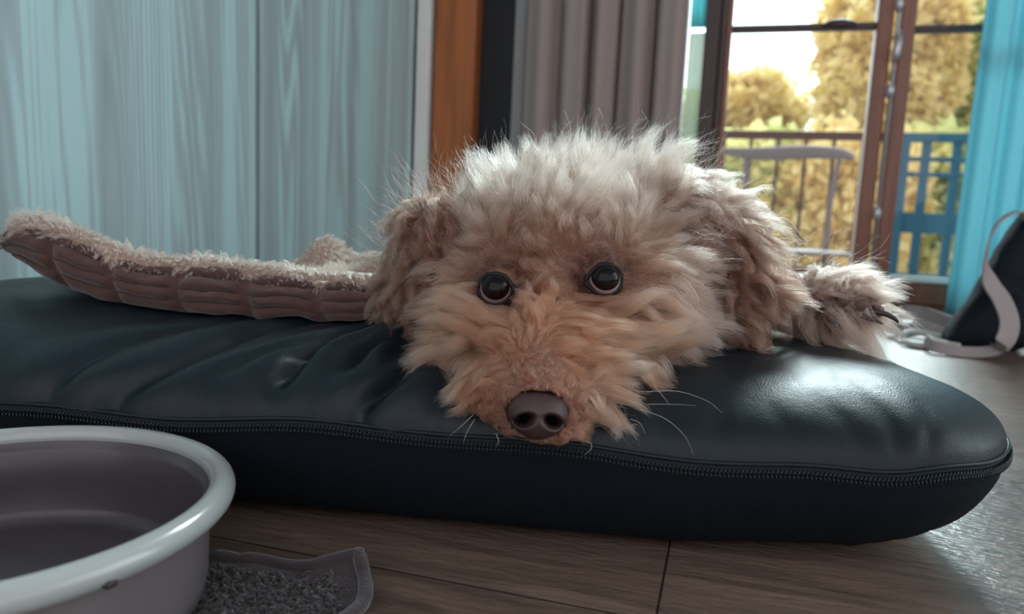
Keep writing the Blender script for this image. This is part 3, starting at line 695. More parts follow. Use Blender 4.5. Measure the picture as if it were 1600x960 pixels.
# ------------------------------------------------------------------ the dog
DB = W(.08, .70, 0); DB.z = .105
dog = empty('dog', 'curly apricot dog lying on the black cushion, chin on its edge, looking at the camera', 'dog', DB)
def ell(bm, c, r, rot=None, sub=3):
    res = bmesh.ops.create_icosphere(bm, subdivisions=sub, radius=1); vv = res['verts']
    mtx = Matrix.Diagonal((*r, 1))
    if rot: mtx = Matrix.Rotation(rot[1], 4, rot[0]) @ mtx
    bmesh.ops.transform(bm, matrix=Matrix.Translation(c) @ mtx, verts=vv)
def chain(bm, P, R, n=7):
    for (p, q, r1, r2) in zip(P[:-1], P[1:], R[:-1], R[1:]):
        for i in range(n):
            t = i/(n-1); c = Vector(p).lerp(Vector(q), t); r = r1+(r2-r1)*t; ell(bm, c, (r, r, r), sub=2)
bm = bmesh.new()
# head
ell(bm, (.042, .547, .190), (.052, .046, .042)); ell(bm, (.040, .545, .177), (.077, .060, .053)); ell(bm, (.030, .500, .176), (.058, .040, .042))
ell(bm, (-.008, .490, .143), (.044, .042, .034)); ell(bm, (.074, .492, .146), (.048, .042, .036))
ell(bm, (.022, .470, .146), (.024, .030, .024)); ell(bm, (.019, .428, .122), (.031, .050, .024), ('X', math.radians(22)))
ell(bm, (.016, .392, .102), (.0245, .020, .0195)); ell(bm, (.000, .408, .101), (.020, .027, .018)); ell(bm, (.035, .408, .102), (.020, .027, .018))
ell(bm, (.023, .415, .093), (.022, .036, .010)); ell(bm, (.018, .392, .0855), (.024, .017, .0085))
ell(bm, (-.014, .462, .119), (.027, .034, .024)); ell(bm, (.060, .466, .124), (.029, .034, .026)); ell(bm, (.096, .548, .210), (.038, .030, .027))
# ears
ell(bm, (-.020, .552, .183), (.035, .032, .029)); ell(bm, (-.058, .515, .162), (.021, .032, .046), ('Y', math.radians(8))); ell(bm, (-.064, .508, .138), (.017, .028, .027))
ell(bm, (.102, .562, .192), (.040, .030, .032)); ell(bm, (.140, .545, .174), (.030, .034, .044), ('Y', math.radians(-14))); ell(bm, (.158, .538, .150), (.024, .030, .036)); ell(bm, (.150,.54,.135),(.022,.026,.022))
# neck and trunk
chain(bm, [(.05, .58, .160), (.07, .66, .160), (.09, .74, .166), (.09, .80, .166), (.07, .85, .160)], [.055, .056, .060, .060, .048])
# haunches and hind feet, folded at the sides
ell(bm, (.140, .80, .148), (.030, .055, .040)); chain(bm, [(.150, .83, .128), (.165, .77, .125), (.170, .735, .124)], [.018, .014, .013])
ell(bm, (.020, .80, .148), (.030, .055, .040)); chain(bm, [(.01, .83, .128), (-.005, .77, .125), (-.01, .735, .124)], [.018, .014, .013])
# left foreleg folded under the chest
chain(bm, [(.02, .66, .145), (-.02, .62, .130), (-.01, .57, .126)], [.026, .018, .014])
# right foreleg stretched out to the side, sole turned forward
chain(bm, [(.10, .64, .150), (.165, .605, .142), (.207, .578, .138), (.230, .566, .138)], [.030, .020, .016, .019])
ell(bm, (.238, .560, .141), (.028, .020, .024))
for (du, dz, r) in ((-.016, .016, .009), (.000, .018, .010), (.015, .012, .010), (.024, .001, .009)): ell(bm, (.242+du, .548, .138+dz*.75), (r, .013, r), sub=2)
# tail
chain(bm, [(.07, .885, .165), (.085, .905, .195), (.08, .895, .222)], [.014, .012, .010])
tmp = bpy.data.meshes.new('tmp'); bm.to_mesh(tmp); bm.free(); to = bpy.data.objects.new('tmp', tmp); COL.objects.link(to)
rm = to.modifiers.new('r', 'REMESH'); rm.mode = 'VOXEL'; rm.voxel_size = .0030
s_ = to.modifiers.new('s', 'SMOOTH'); s_.factor = .6; s_.iterations = 7
dg = bpy.context.evaluated_depsgraph_get(); me = bpy.data.meshes.new_from_object(to.evaluated_get(dg)); bpy.data.objects.remove(to)
nv = len(me.vertices); V = np.zeros(nv*3); me.vertices.foreach_get('co', V); V = V.reshape(-1, 3)
EYES = [Vector((-.0105, .4515, .1530)), Vector((.0560, .4515, .1618))]; ER = .0096
# fit the sockets and keep the underside on the cushion
for ec in EYES:
    d = V - np.array(ec); rad = np.hypot(d[:, 0], d[:, 2]); msk = (rad < .018) & (V[:, 1] < .50)
    tgt = ec.y + .002; w = 1-sm(.0095, .017, rad)
    V[msk, 1] += (tgt - V[msk, 1])*w[msk]
nd_ = np.hypot((V[:, 0]-.016)/1.25, V[:, 2]-.0955); q_ = (nd_ < .0125) & (V[:, 1] < .394); V[q_, 1] = .394
low = np.where(V[:, 2] < .125)[0]
for i in low:
    if V[i, 1] > .388:
        z = cush_z(V[i, 0], V[i, 1])
        if z > 0 and V[i, 2] < z+.001: V[i, 2] = z+.001
Wd = np.stack([V[:, 0]*cY - V[:, 1]*sY - DB.x, V[:, 0]*sY + V[:, 1]*cY - DB.y, V[:, 2] - DB.z], 1)
me.vertices.foreach_set('co', Wd.reshape(-1)); me.update(); me.materials.clear(); me.materials.append(M['skin'])
me.polygons.foreach_set('use_smooth', [True]*len(me.polygons))
me.name = 'body'; body = bpy.data.objects.new('body', me); COL.objects.link(body); body.parent = dog
me.calc_loop_triangles(); T = np.zeros(len(me.loop_triangles)*3, dtype=np.int64); me.loop_triangles.foreach_get('vertices', T); T = T.reshape(-1, 3)

# eyes
def sphere_obj(name, c, r, material, parent, seg=48):
    bm = bmesh.new(); bmesh.ops.create_uvsphere(bm, u_segments=seg, v_segments=seg//2, radius=r)
    o = bmobj(name, bm, material, parent, True); o.location = W(*c) - DB; return o
look = W(-.02, -.905, .425); look.normalize()   # towards the camera, above the eyes
for i, ec in enumerate(EYES):
    e = sphere_obj('eye', ec, ER, eye_mat(look), dog)
    # eyelids: upper and lower rims of dark skin closing on the ball
    face = W(-.10 if i == 0 else .06, -1, .10).normalized(); sx = face.cross(Vector((0, 0, 1))).normalized()*-1; sz = sx.cross(face).normalized()
    if sz.z < 0: sz = -sz
    for nm, sgn, hgt in (('upper_eyelid', 1, .0090), ('lower_eyelid', -1, .0093)):
        pts = []; rr = []
        for k in range(25):
            a = math.pi*k/24; x = -math.cos(a)*.0099; y = sgn*hgt*math.sin(a)**.8
            inner = (1 if i == 0 else -1)
            ks = float(sm(.005, .0099, x*inner)); x2 = x + inner*.0022*ks; y2 = y*(1-.45*ks) - .0014*ks
            dd = math.sqrt(max(0, (ER+.0003)**2 - min(x*x+y*y, ER**2*.98)))
            pts.append(sx*x2*1.0 + sz*y2*1.0 + face*(dd*.84-.0004)); rr.append(.0013+.0003*math.sin(a))
        lid = tube(nm, pts, rr, M['lid'], e, 10)

# nose
def build_nose():
    bm = bmesh.new(); bmesh.ops.create_uvsphere(bm, u_segments=96, v_segments=64, radius=1)
    for v in bm.verts:
        x, y, z = v.co.x, v.co.y, v.co.z                 # y<0 faces the camera
        w = 1.0 - .30*max(0, -z)**1.3 + .04*max(0, z)      # narrower at the bottom
        sq = lambda q, p: math.copysign(abs(q)**p, q)
        X = sq(x, .86)*.0158*w; Z = sq(z, .90)*.0126; Y = y*.0125
        # nostrils: comma-shaped pits with a raised wing
        for s in (-1, 1):
            dx, dz = (X - s*.0073), (Z + .0022); q = (dx/.0043)**2 + ((dz + s*dx*.25)/.0032)**2
            if y < 0:
                Y += .0130*math.exp(-q**2.0) - .0004*math.exp(-((math.sqrt(q)-1.6)/.5)**2)
            dx2, dz2 = (X - s*.0115), (Z + .0032); q2 = (dx2/.003)**2 + (dz2/.0013)**2
            if y < .2: Y += .003*math.exp(-q2)
        if y < 0: Y += .0010*math.exp(-(X/.0008)**2)*(1 if Z < .001 else max(0, 1-Z/.004)) + .0006*math.exp(-(X/.004)**2)*max(0, z)
        v.co = (X, Y, Z)
    return bm
nb = build_nose(); no_ = bmobj('nose', nb, M['nose'], dog, True)
no_.data.materials.append(mat('nostril_shadow', (.004, .003, .003), .6, spec=.2))  # near-black colour on the pit faces stands for shadow inside the nostrils
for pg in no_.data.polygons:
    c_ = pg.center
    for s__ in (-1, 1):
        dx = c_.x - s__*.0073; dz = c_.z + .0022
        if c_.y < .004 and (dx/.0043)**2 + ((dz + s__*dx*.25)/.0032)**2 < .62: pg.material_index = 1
no_.location = W(.0160, .3760, .0955) - DB; no_.rotation_euler = (math.radians(-10), math.radians(1.5), YAW + math.radians(2))
# mouth line under the nose
tube('lip', [W(*p)-DB for p in smoothpath([(-.004, .388, .0842), (.005, .381, .0822), (.0150, .3785, .0826), (.025, .381, .0822), (.035, .388, .0842)], 6)], .0008, M['lid'], dog, 8)
# paw pads and claws
def blob(name, c, r, material, parent, rot=None):
    bm = bmesh.new(); ell(bm, (0, 0, 0), r, rot, 4); o = bmobj(name, bm, material, parent, True); o.location = W(*c)-DB; o.rotation_euler = (0, 0, YAW); return o
blob('paw_pad', (.240, .5425, .1325), (.0105, .005, .0072), M['pad'], dog)
for c_, r_ in (((.236, .537, .1465), .0042), ((.2485, .5345, .1505), .0044), ((.262, .535, .1475), .0044), ((.272, .537, .140), .0040)):
    blob('toe_pad', (c_[0]-.008, c_[1]+.002, c_[2]-.003), (r_*1.15, .0042, r_*1.2), M['toe'], dog)
for p in ([(.262, .538, .1400), (.270, .532, .1392), (.2765, .529, .1360), (.2785, .5285, .1335)], [(.256, .536, .1360), (.263, .531, .1345), (.268, .530, .1320)]):
    q = smoothpath(p, 4); tube('claw', [W(*x)-DB for x in q], [.0022*(1-i/len(q))**.7+.0003 for i in range(len(q))], M['claw'], dog, 10)

# ---- fur
HC = np.array([.040, .54, .165])
def ear_w(P):   # 0..1 membership of left / right ear
    l = sm(-.032, -.044, P[:, 0])*(P[:, 1] > .478)*(P[:, 1] < .60)*(P[:, 2] < .225)
    r = sm(.105, .122, P[:, 0])*(P[:, 1] > .505)*(P[:, 1] < .60)*(P[:, 2] < .24)*(P[:, 0] < .19)
    return l, r
uc = lambda P: .022 + (P[:, 1]-.45)*.20       # midline of the face
def seg_fur(name, n, region, lenf, flowf, liftf, colf, k=10, nguide=900, seed=1, r=.00011, label=None, **kw):
    rng = np.random.default_rng(seed)
    P, Nn, idx = sample_mesh(V, T, n, rng, region)
    ln = lenf(P, Nn); ok = ln > .0008; P, Nn, ln = P[ok], Nn[ok], ln[ok]
    S = groom(P, Nn, flowf(P, Nn), liftf(P, Nn), ln, k, rng, nguide, **kw)
    # nothing grows across the eyes or the nose
    bad = np.zeros(len(P), bool)
    for ec in EYES:
        d = S - np.array(ec); bad |= ((np.hypot(d[..., 0], d[..., 2]+.0002) < .0091) & (d[..., 1] < .004)).any(1)
    d = S - np.array((.0160, .3760, .0955)); bad |= ((np.hypot(d[..., 0]/1.24, d[..., 2]) < .0116) & (d[..., 1] < .020)).any(1)
    S, P = S[~bad], P[~bad]
    # strands rest on the cushion instead of sinking in
    zf = S[..., 2]; lowm = (zf < .122)
    ii = np.argwhere(lowm)
    if len(ii):
        key = {}
        for a, b in ii:
            p = S[a, b]; kk = (round(p[0]*250), round(p[1]*250))
            if kk not in key: key[kk] = cush_z(p[0], p[1])
            if p[1] > .375 and p[2] < key[kk] + .0006 and key[kk] > ZZ+.004: S[a, b, 2] = key[kk] + .0006
    col = colf(P, rng)
    o = make_hair(name, S, col, (r*(.7+.6*rng.random(len(S)))), r*.25, M['fur'], dog, DB)
    if label: o['label'] = label
    return o
def cvar(c, n, rng, a=.19): return np.clip(np.asarray(c)*(1+a*rng.normal(size=(n, 1))) + .010*rng.normal(size=(n, 3))*np.array([.6, .5, .4]), .01, .95)
CROWN = np.array([.40, .285, .222]); FACE = np.array([.30, .168, .120]); MUZ = np.array([.30, .125, .074]); EARC = np.array([.150, .078, .055]); DARK = np.array([.035, .020, .016])
def eye_dist(P): return np.minimum(*[np.hypot(P[:, 0]-e.x, P[:, 2]-e.z) + np.maximum(0, P[:, 1]-.50)*3 for e in EYES])
def headcol(P, rng):
    n = len(P); w = sm(.165, .215, P[:, 2])[:, None]; mz = sm(.475, .425, P[:, 1])[:, None]
    side = sm(.045, .085, np.abs(P[:, 0]-uc(P)))[:, None]
    c = FACE*(1-w)+CROWN*w; c = c*(1-mz)+MUZ*mz; c = c*(1-side*.35)+CROWN*.95*side*.35
    l, r = ear_w(P); e = np.maximum(l, r)[:, None]; c = c*(1-e)+EARC*e
    d = eye_dist(P)[:, None]; k = 1-sm(.0125, .027, d); c = c*(1-k*.9)+DARK*k*.9
    # brown shading of the coat between the eyes and at the inner corners
    bm_ = np.exp(-((P[:, 0]-uc(P))/.016)**2 - ((P[:, 2]-.158)/.014)**2)[:, None]*(P[:, 1] < .50)[:, None]; c = c*(1-.40*bm_)
    return cvar(c, n, rng)
def front(P, Nn): return (Nn[:, 1] < .35)
# 1 crown, brow and cheeks
def r_head(P, Nn):
    l, r = ear_w(P); w = (P[:, 1] < .62)*(P[:, 1] > .440)*(1-np.maximum(l, r))*(.25+.75*(Nn[:, 1] < .3))*(P[:, 2] > .105); return w
def len_head(P, Nn):
    d = eye_dist(P); up_ = sm(.17, .215, P[:, 2]); side = sm(.035, .08, np.abs(P[:, 0]-uc(P)))
    ln = .015 + .007*up_ + .009*side*(1-up_) + .002*side
    ln = ln*(.20+.80*sm(.010, .033, d)); mid = np.exp(-((P[:, 0]-uc(P))/.02)**2)*(P[:, 2] < .18)*(P[:, 1] < .50); return ln*(1-.30*mid)
def flow_head(P, Nn):
    du = P[:, 0]-uc(P); s = np.tanh(du/.012); out = P-HC; out = unit(out)
    upz = sm(.150, .200, P[:, 2])
    f_low = np.stack([s*1.0, -.15+0*s, -.42+0*s], 1); f_up = np.stack([du*7, -.10+0*s, .95+0*s], 1)
    f = f_low*(1-upz)[:, None] + f_up*upz[:, None]
    mid = np.exp(-(du/.020)**2)*(1-upz); f = f*(1-mid)[:, None] + np.array([0, -.25, 1.0])*mid[:, None]
    for e in EYES:
        dx, dz = P[:, 0]-e.x, P[:, 2]-e.z; dd = np.hypot(dx, dz); w = (1-sm(.011, .034, dd))*(P[:, 1] < .50)
        rad = np.stack([dx, -.004+0*dx, dz], 1)/np.maximum(dd, 1e-4)[:, None]; f = f*(1-w)[:, None] + unit(rad)*w[:, None]*1.4
    return unit(f)
seg_fur('head_fur', 62000, r_head, len_head, flow_head, lambda P, Nn: .25+.65*sm(.17, .22, P[:, 2])+.15*sm(.04, .09, np.abs(P[:, 0]-uc(P))), headcol,
        k=11, nguide=850, seed=11, clump=.56, curl=.0015, curlk=.75, grav=.10, jitter=.20, stray=.08)
# 2 muzzle and beard
def r_muz(P, Nn): return (P[:, 1] <= .455)*(P[:, 2] < .158)*1.0
def flow_muz(P, Nn):
    du = P[:, 0]-uc(P); s = np.tanh(du/.006); top = sm(.100, .130, P[:, 2]+(.41-P[:, 1])*.3)
    mid = np.exp(-(du/.008)**2)*top
    f = np.stack([s*1.0, -.05+0*s, -.22-.10*(1-top)], 1); f = f*(1-mid)[:, None]+np.array([0, .25, .9])*mid[:, None]
    ch_ = sm(.094, .086, P[:, 2])[:, None]; f = f*(1-ch_) + np.stack([.9*s, .35+0*s, -.05+0*s], 1)*ch_
    return unit(f)
def len_muz(P, Nn):
    du = np.abs(P[:, 0]-uc(P)); nd = np.sqrt((P[:, 0]-.015)**2+(P[:, 1]-.380)**2+(P[:, 2]-.0985)**2)
    ln = (.011+.0145*sm(.004, .026, du))*(1-.20*sm(.112, .098, P[:, 2])); ln = ln*(.17+.83*sm(.016, .052, nd)); low = sm(.100, .088, P[:, 2]); return ln*(1-.78*low*(1-sm(.022, .032, du)))
def muzcol(P, rng):
    c = np.broadcast_to(MUZ, (len(P), 3)).copy(); nd = np.sqrt((P[:, 0]-.015)**2+(P[:, 1]-.380)**2+(P[:, 2]-.0985)**2)[:, None]
    k = (1-sm(.014, .028, nd))*.45; c = c*(1-k)+np.array([.20, .10, .08])*k; s = sm(.022, .036, np.abs(P[:, 0]-uc(P)))[:, None]; c = c*(1-.5*s)+np.array([.41, .25, .175])*.5*s
    return cvar(c, len(P), rng, .16)
# short dense undercoat everywhere on the head
seg_fur('undercoat', 72000, lambda P, Nn: (P[:, 1] < .63)*(Nn[:, 1] < .4)*(1.0+2.2*(P[:, 1] < .43)), lambda P, Nn: (.0075+0*P[:, 0])*(.25+.75*sm(.012, .028, eye_dist(P)))*(1-.55*sm(.405, .385, P[:, 1])), lambda P, Nn: np.where((P[:, 1] < .455)[:, None], flow_muz(P, Nn), flow_head(P, Nn)),
        lambda P, Nn: .75-.45*(P[:, 1] < .455), lambda P, rng: np.where((P[:, 1] < .445)[:, None], muzcol(P, rng), headcol(P, rng)*.85), k=5, nguide=3000, seed=12, clump=.5, curl=.0005, r=.00012)
seg_fur('muzzle_fur', 38000, r_muz, len_muz, flow_muz, lambda P, Nn: .26+.18*sm(.01, .03, np.abs(P[:, 0]-uc(P))), muzcol,
        k=12, nguide=300, seed=21, clump=.62, curl=.0016, curlk=.7, grav=.12, jitter=.20, stray=.08, label='apricot fur parted along the muzzle')
# 3 ears
def ear_fur(name, side, n, seed, label):
    reg = lambda P, Nn: ear_w(P)[side]*(.3+.7*(Nn[:, 1] < .4))
    s = -1 if side == 0 else 1
    def fl(P, Nn):
        u0 = -.058 if side == 0 else .140; out = (P[:, 0]-u0)
        hi = sm(.185, .225, P[:, 2]); return unit(np.stack([s*(.22+.55*hi)+out*4, -.25+0*out, -.95+.45*hi], 1))
    ln = lambda P, Nn: (.024 + .014*sm(.13, .19, P[:, 2]))*(1-.35*sm(.13, .115, P[:, 2]))*(1-.35*sm(.20, .225, P[:, 2]))*(.75 if side == 0 else 1.0)
    def cf(P, rng):
        w = sm(.195, .225, P[:, 2])[:, None]; return cvar(EARC*(1-w)+CROWN*w, len(P), rng, .18)
    return seg_fur(name, n, reg, ln, fl, lambda P, Nn: .42+.2*sm(.18, .22, P[:, 2]), cf, k=13, nguide=n//70, seed=seed, clump=.80, curl=.0026, curlk=1.25, grav=.25, jitter=.22, stray=.05, label=label)
ear_fur('ear_fur', 0, 19000, 31, 'wavy brown ear on the left')
ear_fur('ear_fur', 1, 30000, 32, 'long wavy brown ear on the right')
# 4 leg and paw
def r_leg(P, Nn): return ((P[:, 0] > .185)*(P[:, 1] < .66))*1.0
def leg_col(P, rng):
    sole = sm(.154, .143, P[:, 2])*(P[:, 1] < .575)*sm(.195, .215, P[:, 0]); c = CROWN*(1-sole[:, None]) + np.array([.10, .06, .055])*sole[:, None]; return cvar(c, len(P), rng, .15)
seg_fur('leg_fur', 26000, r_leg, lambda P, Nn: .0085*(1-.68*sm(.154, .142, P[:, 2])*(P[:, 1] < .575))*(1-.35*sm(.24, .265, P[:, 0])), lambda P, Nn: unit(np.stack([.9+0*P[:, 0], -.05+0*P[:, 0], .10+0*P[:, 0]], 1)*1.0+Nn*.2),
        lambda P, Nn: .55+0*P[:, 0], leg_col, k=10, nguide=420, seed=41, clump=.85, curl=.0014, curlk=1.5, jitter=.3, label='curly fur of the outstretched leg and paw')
# 5 trunk
def r_trunk(P, Nn): return (P[:, 1] > .60)*(P[:, 0] < .19)*(.2+.8*(P[:, 2] > .12))
seg_fur('body_fur', 34000, r_trunk, lambda P, Nn: .015+0*P[:, 0], lambda P, Nn: unit(np.stack([0*P[:, 0], .5+0*P[:, 0], -.2+0*P[:, 0]], 1)+Nn*.3), lambda P, Nn: .9+0*P[:, 0], lambda P, rng: cvar(CROWN*.97, len(P), rng),
        k=8, nguide=1300, seed=51, clump=.8, curl=.0028, curlk=1.6, jitter=.4, r=.00016)
# 6 fine flyaways on crown and ears
seg_fur('flyaway_hair', 2600, lambda P, Nn: (P[:, 1] < .62)*(P[:, 2] > .16)*(Nn[:, 1] < .5)*(P[:, 1] > .47), lambda P, Nn: (.034+0*P[:, 0])*sm(.02, .05, eye_dist(P)), flow_head, lambda P, Nn: 1.1+0*P[:, 0], headcol,
        k=12, nguide=2500, seed=61, clump=.1, curl=.0022, curlk=1.2, jitter=.45, r=.00007)
# whiskers
def whisk(pts, r=.00013):
    q = smoothpath([at(*p) for p in pts], 6); return tube('whisker', [W(*p)-DB for p in q], [r*(1-.8*i/len(q)) for i in range(len(q))], MW, dog, 5)
MW = mat('whisker_hair', (.75, .68, .62), .4)
for w_ in ([(1000, 640, .395), (1040, 655, .385), (1070, 682, .38), (1084, 712, .378)], [(1012, 632, .40), (1045, 632, .392), (1088, 634, .388)], [(1010, 612, .40), (1060, 612, .395), (1105, 627, .39), (1128, 645, .388)],
           [(740, 648, .395), (722, 665, .39), (700, 684, .388)], [(742, 655, .395), (730, 675, .39), (724, 692, .388)], [(915, 690, .372), (924, 694, .370), (922, 704, .369), (912, 712, .369)],
           [(985, 655, .395), (1000, 662, .39), (1008, 678, .388)], [(775, 678, .377), (779, 690, .376), (775, 700, .376)], [(1020, 600, .405), (1038, 622, .40), (1046, 632, .398)]): whisk(w_)

# ------------------------------------------------------------------ beige plush blanket on the cushion
# front edge is rolled up and shows the ribbed underside; the sheet runs back over the cushion
lipP = [(2, 372, .575), (30, 345, .572), (70, 348, .568), (120, 366, .563), (180, 392, .558), (240, 408, .555), (330, 412, .548), (420, 424, .54), (500, 434, .535), (580, 438, .53), (640, 440, .525)]
lip = smoothpath([at(*p) for p in lipP], 14); nl = len(lip)
botP = [(30, 398, .600), (50, 418, .585), (90, 442, .570), (140, 462, .562), (190, 480, .555), (240, 490, .550), (330, 500, .540), (420, 507, .532), (500, 515, .526), (580, 522, .520), (640, 528, .515)]
bot = smoothpath([at(*p) for p in botP], 14)
BB = W(-.2, .62, .112)
bl_ = empty('plush_blanket', 'thick beige plush blanket with ribbed underside, left of the dog on the cushion', 'blanket', BB)
S_len = [0]
for i in range(1, nl): S_len.append(S_len[-1]+(lip[i]-lip[i-1]).length)
NR = 64; vs = []; fs = []
for i in range(nl):
    L0, B0 = lip[i], bot[i].copy(); zc = cush_z(B0.x, B0.y); B0.z = max(B0.z, zc+.0015) if zc else B0.z
    s = S_len[i]
    for j in range(NR+1):
        t = j/NR; p = B0.lerp(L0, t)
        rib = abs(math.sin(math.pi*t*4.0))**.6; div = 1-1.25*math.exp(-(((s*1.0-.055*round(s/.055+.2*nz(s*3)))+.004*math.sin(t*3))/.0052)**2)
        bulge = .0055*rib*div + .009*math.sin(math.pi*min(1, t*1.05))
        p = p + Vector((0, -bulge, -.0015*nz(s*60, t*5))); vs.append(p)
for i in range(nl-1):
    for j in range(NR): a = i*(NR+1)+j; fs.append((a, a+NR+1, a+NR+2, a+1))
und = mk('ribbed_underside', [W(*v)-BB for v in vs], fs, M['blanket_under'], bl_); so = und.modifiers.new('t', 'SOLIDIFY'); so.thickness = .003; so.offset = -1
# plush side: a fat fleecy lip along the edge, then the sheet lying back
secN = 46; pv = []; pf = []
for i in range(nl):
    L0 = lip[i]; s = S_len[i]; zc = cush_z(max(L0.x, -.52), .66) or .112
    fat = .0085+.0018*nz(s*22, 1)+.0012*nz(s*60, 7)
    endf = 1 - .35*math.exp(-(i/10)**2)
    for j in range(secN+1):
        t = j/secN
        if t < .45:                                  # rounded lip, from the front underside over the top
            a = math.pi*(1.25 - 1.15*(t/.45)); c = L0 + Vector((0, .004, -fat*.6)); 
            y = math.cos(a)*fat*1.25*endf; z = math.sin(a)*fat*endf
            p = c + Vector((0, y, z))
        else:
            q = (t-.45)/.55; back = .30*q; z1 = zc + .010 + .004*nz(L0.x*20, back*20, 3)
            # folds standing up at the back right
            fx = L0.x
            for (fu, fv, h, wu, wv) in ((-.190, .16, .042, .026, .03), (-.155, .20, .022, .03, .03), (-.105, .17, .066, .030, .035), (-.075, .15, .045, .025, .03), (-.13, .12, .020, .05, .02), (-.30, .14, .012, .06, .03)):
                z1 += h*math.exp(-((fx-fu)/wu)**2 - ((back-fv)/wv)**2)
            zt_ = L0.z - fat*.5; k = sm(0, .35, q); p = Vector((L0.x+back*.05, L0.y+.004+fat*1.1+back, zt_*(1-k)+z1*k))
            if q > .85: p.z -= (q-.85)/.15*.008
        pv.append(p + Vector((nz(s*80, j*.4, 2), nz(s*80, j*.4, 5), nz(s*80, j*.4, 8)))*.0009)
for i in range(nl-1):
    for j in range(secN): a = i*(secN+1)+j; pf.append((a, a+secN+1, a+secN+2, a+1))
for i in (0, nl-1):
    pass
PV = np.array([tuple(p) for p in pv]); plush = mk('plush_top', [W(*p)-BB for p in pv], pf, M['blanket'], bl_)
PT = np.array([(f[0], f[1], f[2]) for f in pf]+[(f[0], f[2], f[3]) for f in pf])
rng = np.random.default_rng(91); P_, N_, ix = sample_mesh(PV, PT, 75000, rng)
up_mask = N_.copy(); cdir = np.array([0, -.5, .7]); flipm = (N_*cdir).sum(1) < 0; N_[flipm] *= -1
so = plush.modifiers.new('t', 'SOLIDIFY'); so.thickness = .004; so.offset = 1 if flipm.mean() > .5 else -1
P_ = P_ + N_*.0003
Sg = groom(P_, N_, unit(np.stack([.5+0*P_[:, 0], -.3+0*P_[:, 0], -.1+0*P_[:, 0]], 1)+N_*.4), 1.0+0*P_[:, 0], .0052+0*P_[:, 0], 5, rng, 9000, clump=.75, curl=.0005, jitter=.4)
make_hair('plush_pile', Sg, cvar(np.array([.58, .43, .34]), len(P_), rng, .10), .00016, .00006, M['pile'], bl_, BB)['kind'] = 'stuff'

# ------------------------------------------------------------------ bowl
bc = W(-.236, .320, 0); bw = empty('dog_bowl', 'round grey bowl with a thick cream rim in the lower left foreground', 'bowl', (bc.x, bc.y, .0045))
RR = .1075
out_p = [(0, .001), (.080, 0), (.090, .001), (.0935, .004), (.0948, .012), (.0955, .040), (.0957, .052)]
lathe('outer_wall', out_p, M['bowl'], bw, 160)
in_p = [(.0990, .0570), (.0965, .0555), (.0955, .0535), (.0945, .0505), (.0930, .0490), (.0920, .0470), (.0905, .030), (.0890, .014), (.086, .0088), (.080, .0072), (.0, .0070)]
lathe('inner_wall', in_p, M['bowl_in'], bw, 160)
rp_ = []
for k in range(25):
    a = math.radians(-150 + 330*k/24); rp_.append((.1005+.0072*math.cos(a)*(1 if math.cos(a) > 0 else .75), .0535+.0066*math.sin(a)))
rim = lathe('rim', [(.0952, .0500)]+rp_+[(.0955, .0520)], M['rim'], bw, 200); rim['label'] = 'glossy cream rim'
# the chip on the rim
def _px(w): q = w - Vector((0, 0, CAM_H)); return 800+FPX*q.dot(right)/q.dot(fwd), 480-FPX*q.dot(up)/q.dot(fwd)
an = min((math.radians(k/4) for k in range(1440)), key=lambda t: math.dist(_px(Vector((bc.x+.1070*math.cos(t), bc.y+.1070*math.sin(t), .0545))), (176, 921)))
bm = bmesh.new(); ell(bm, (0, 0, 0), (.0016, .0028, .0016), None, 3)
for v in bm.verts: v.co *= 1+.3*nz(v.co.x*900, v.co.y*900, v.co.z*900)
chp = bmobj('chip', bm, M['chip'], rim, True); chp.location = (.1070*math.cos(an), .1070*math.sin(an), .0500); chp.rotation_euler = (0, 0, an)

# ------------------------------------------------------------------ grey towel, its corner beside the bowl
TB = W(-.13, .33, 0)
tw = empty('towel', 'grey microfibre towel with its hemmed corner turned up, beside the bowl', 'towel', TB)
cA, cB_, cC, cD = Vector((-.240, .408)), Vector((-.074, .374)), Vector((-.072, .255)), Vector((-.235, .235))
NT = 90; tvv = []; tff = []
def tz(a, b):   # a across (0 left .. 1 right), b from back (0) to front (1)
    hem = math.exp(-(b/.055)**2)*.0030 + math.exp(-((1-a)/.05)**2)*.0028
    corner = .0075*math.exp(-(((1-a)/.12)**2 + (b/.12)**2)) ; fold = .0040*math.exp(-(((a-.55)-(b-.30)*1.2)/.07)**2)
    rip = .0007*math.sin(a*30)*math.exp(-(b/.07)**2)
    inside = 1 - sm(.0, .3, .60-a)
    u_, v_ = tow(a, b); r = math.hypot(u_+.236, v_-.324); k = float(sm(.088, .104, r))
    return .0016 + (hem + corner + fold + rip + .0014*nz(a*9, b*9, 2) + .001)*k
def tow(a, b):
    p = cA.lerp(cB_, a).lerp(cD.lerp(cC, a), b); bow = .008*math.sin(math.pi*min(1, b*1.6)) if b < .62 else 0
    p = p + Vector((.010*a**6*math.sin(math.pi*min(1, b*2.2)) if b < .45 else 0, -.006*math.sin(math.pi*a))) 
    return p.x, p.y
for i in range(NT+1):
    for j in range(NT+1):
        a, b = i/NT, j/NT; u, v = tow(a, b); tvv.append((u, v, tz(a, b)))
for i in range(NT):
    for j in range(NT): q = i*(NT+1)+j; tff.append((q, q+1, q+NT+2, q+NT+1))
cl_ = mk('towel_cloth', [W(*p)-TB for p in tvv], tff, M['towel'], tw); so = cl_.modifiers.new('t', 'SOLIDIFY'); so.thickness = .0025; so.offset = 0
TV = np.array(tvv)
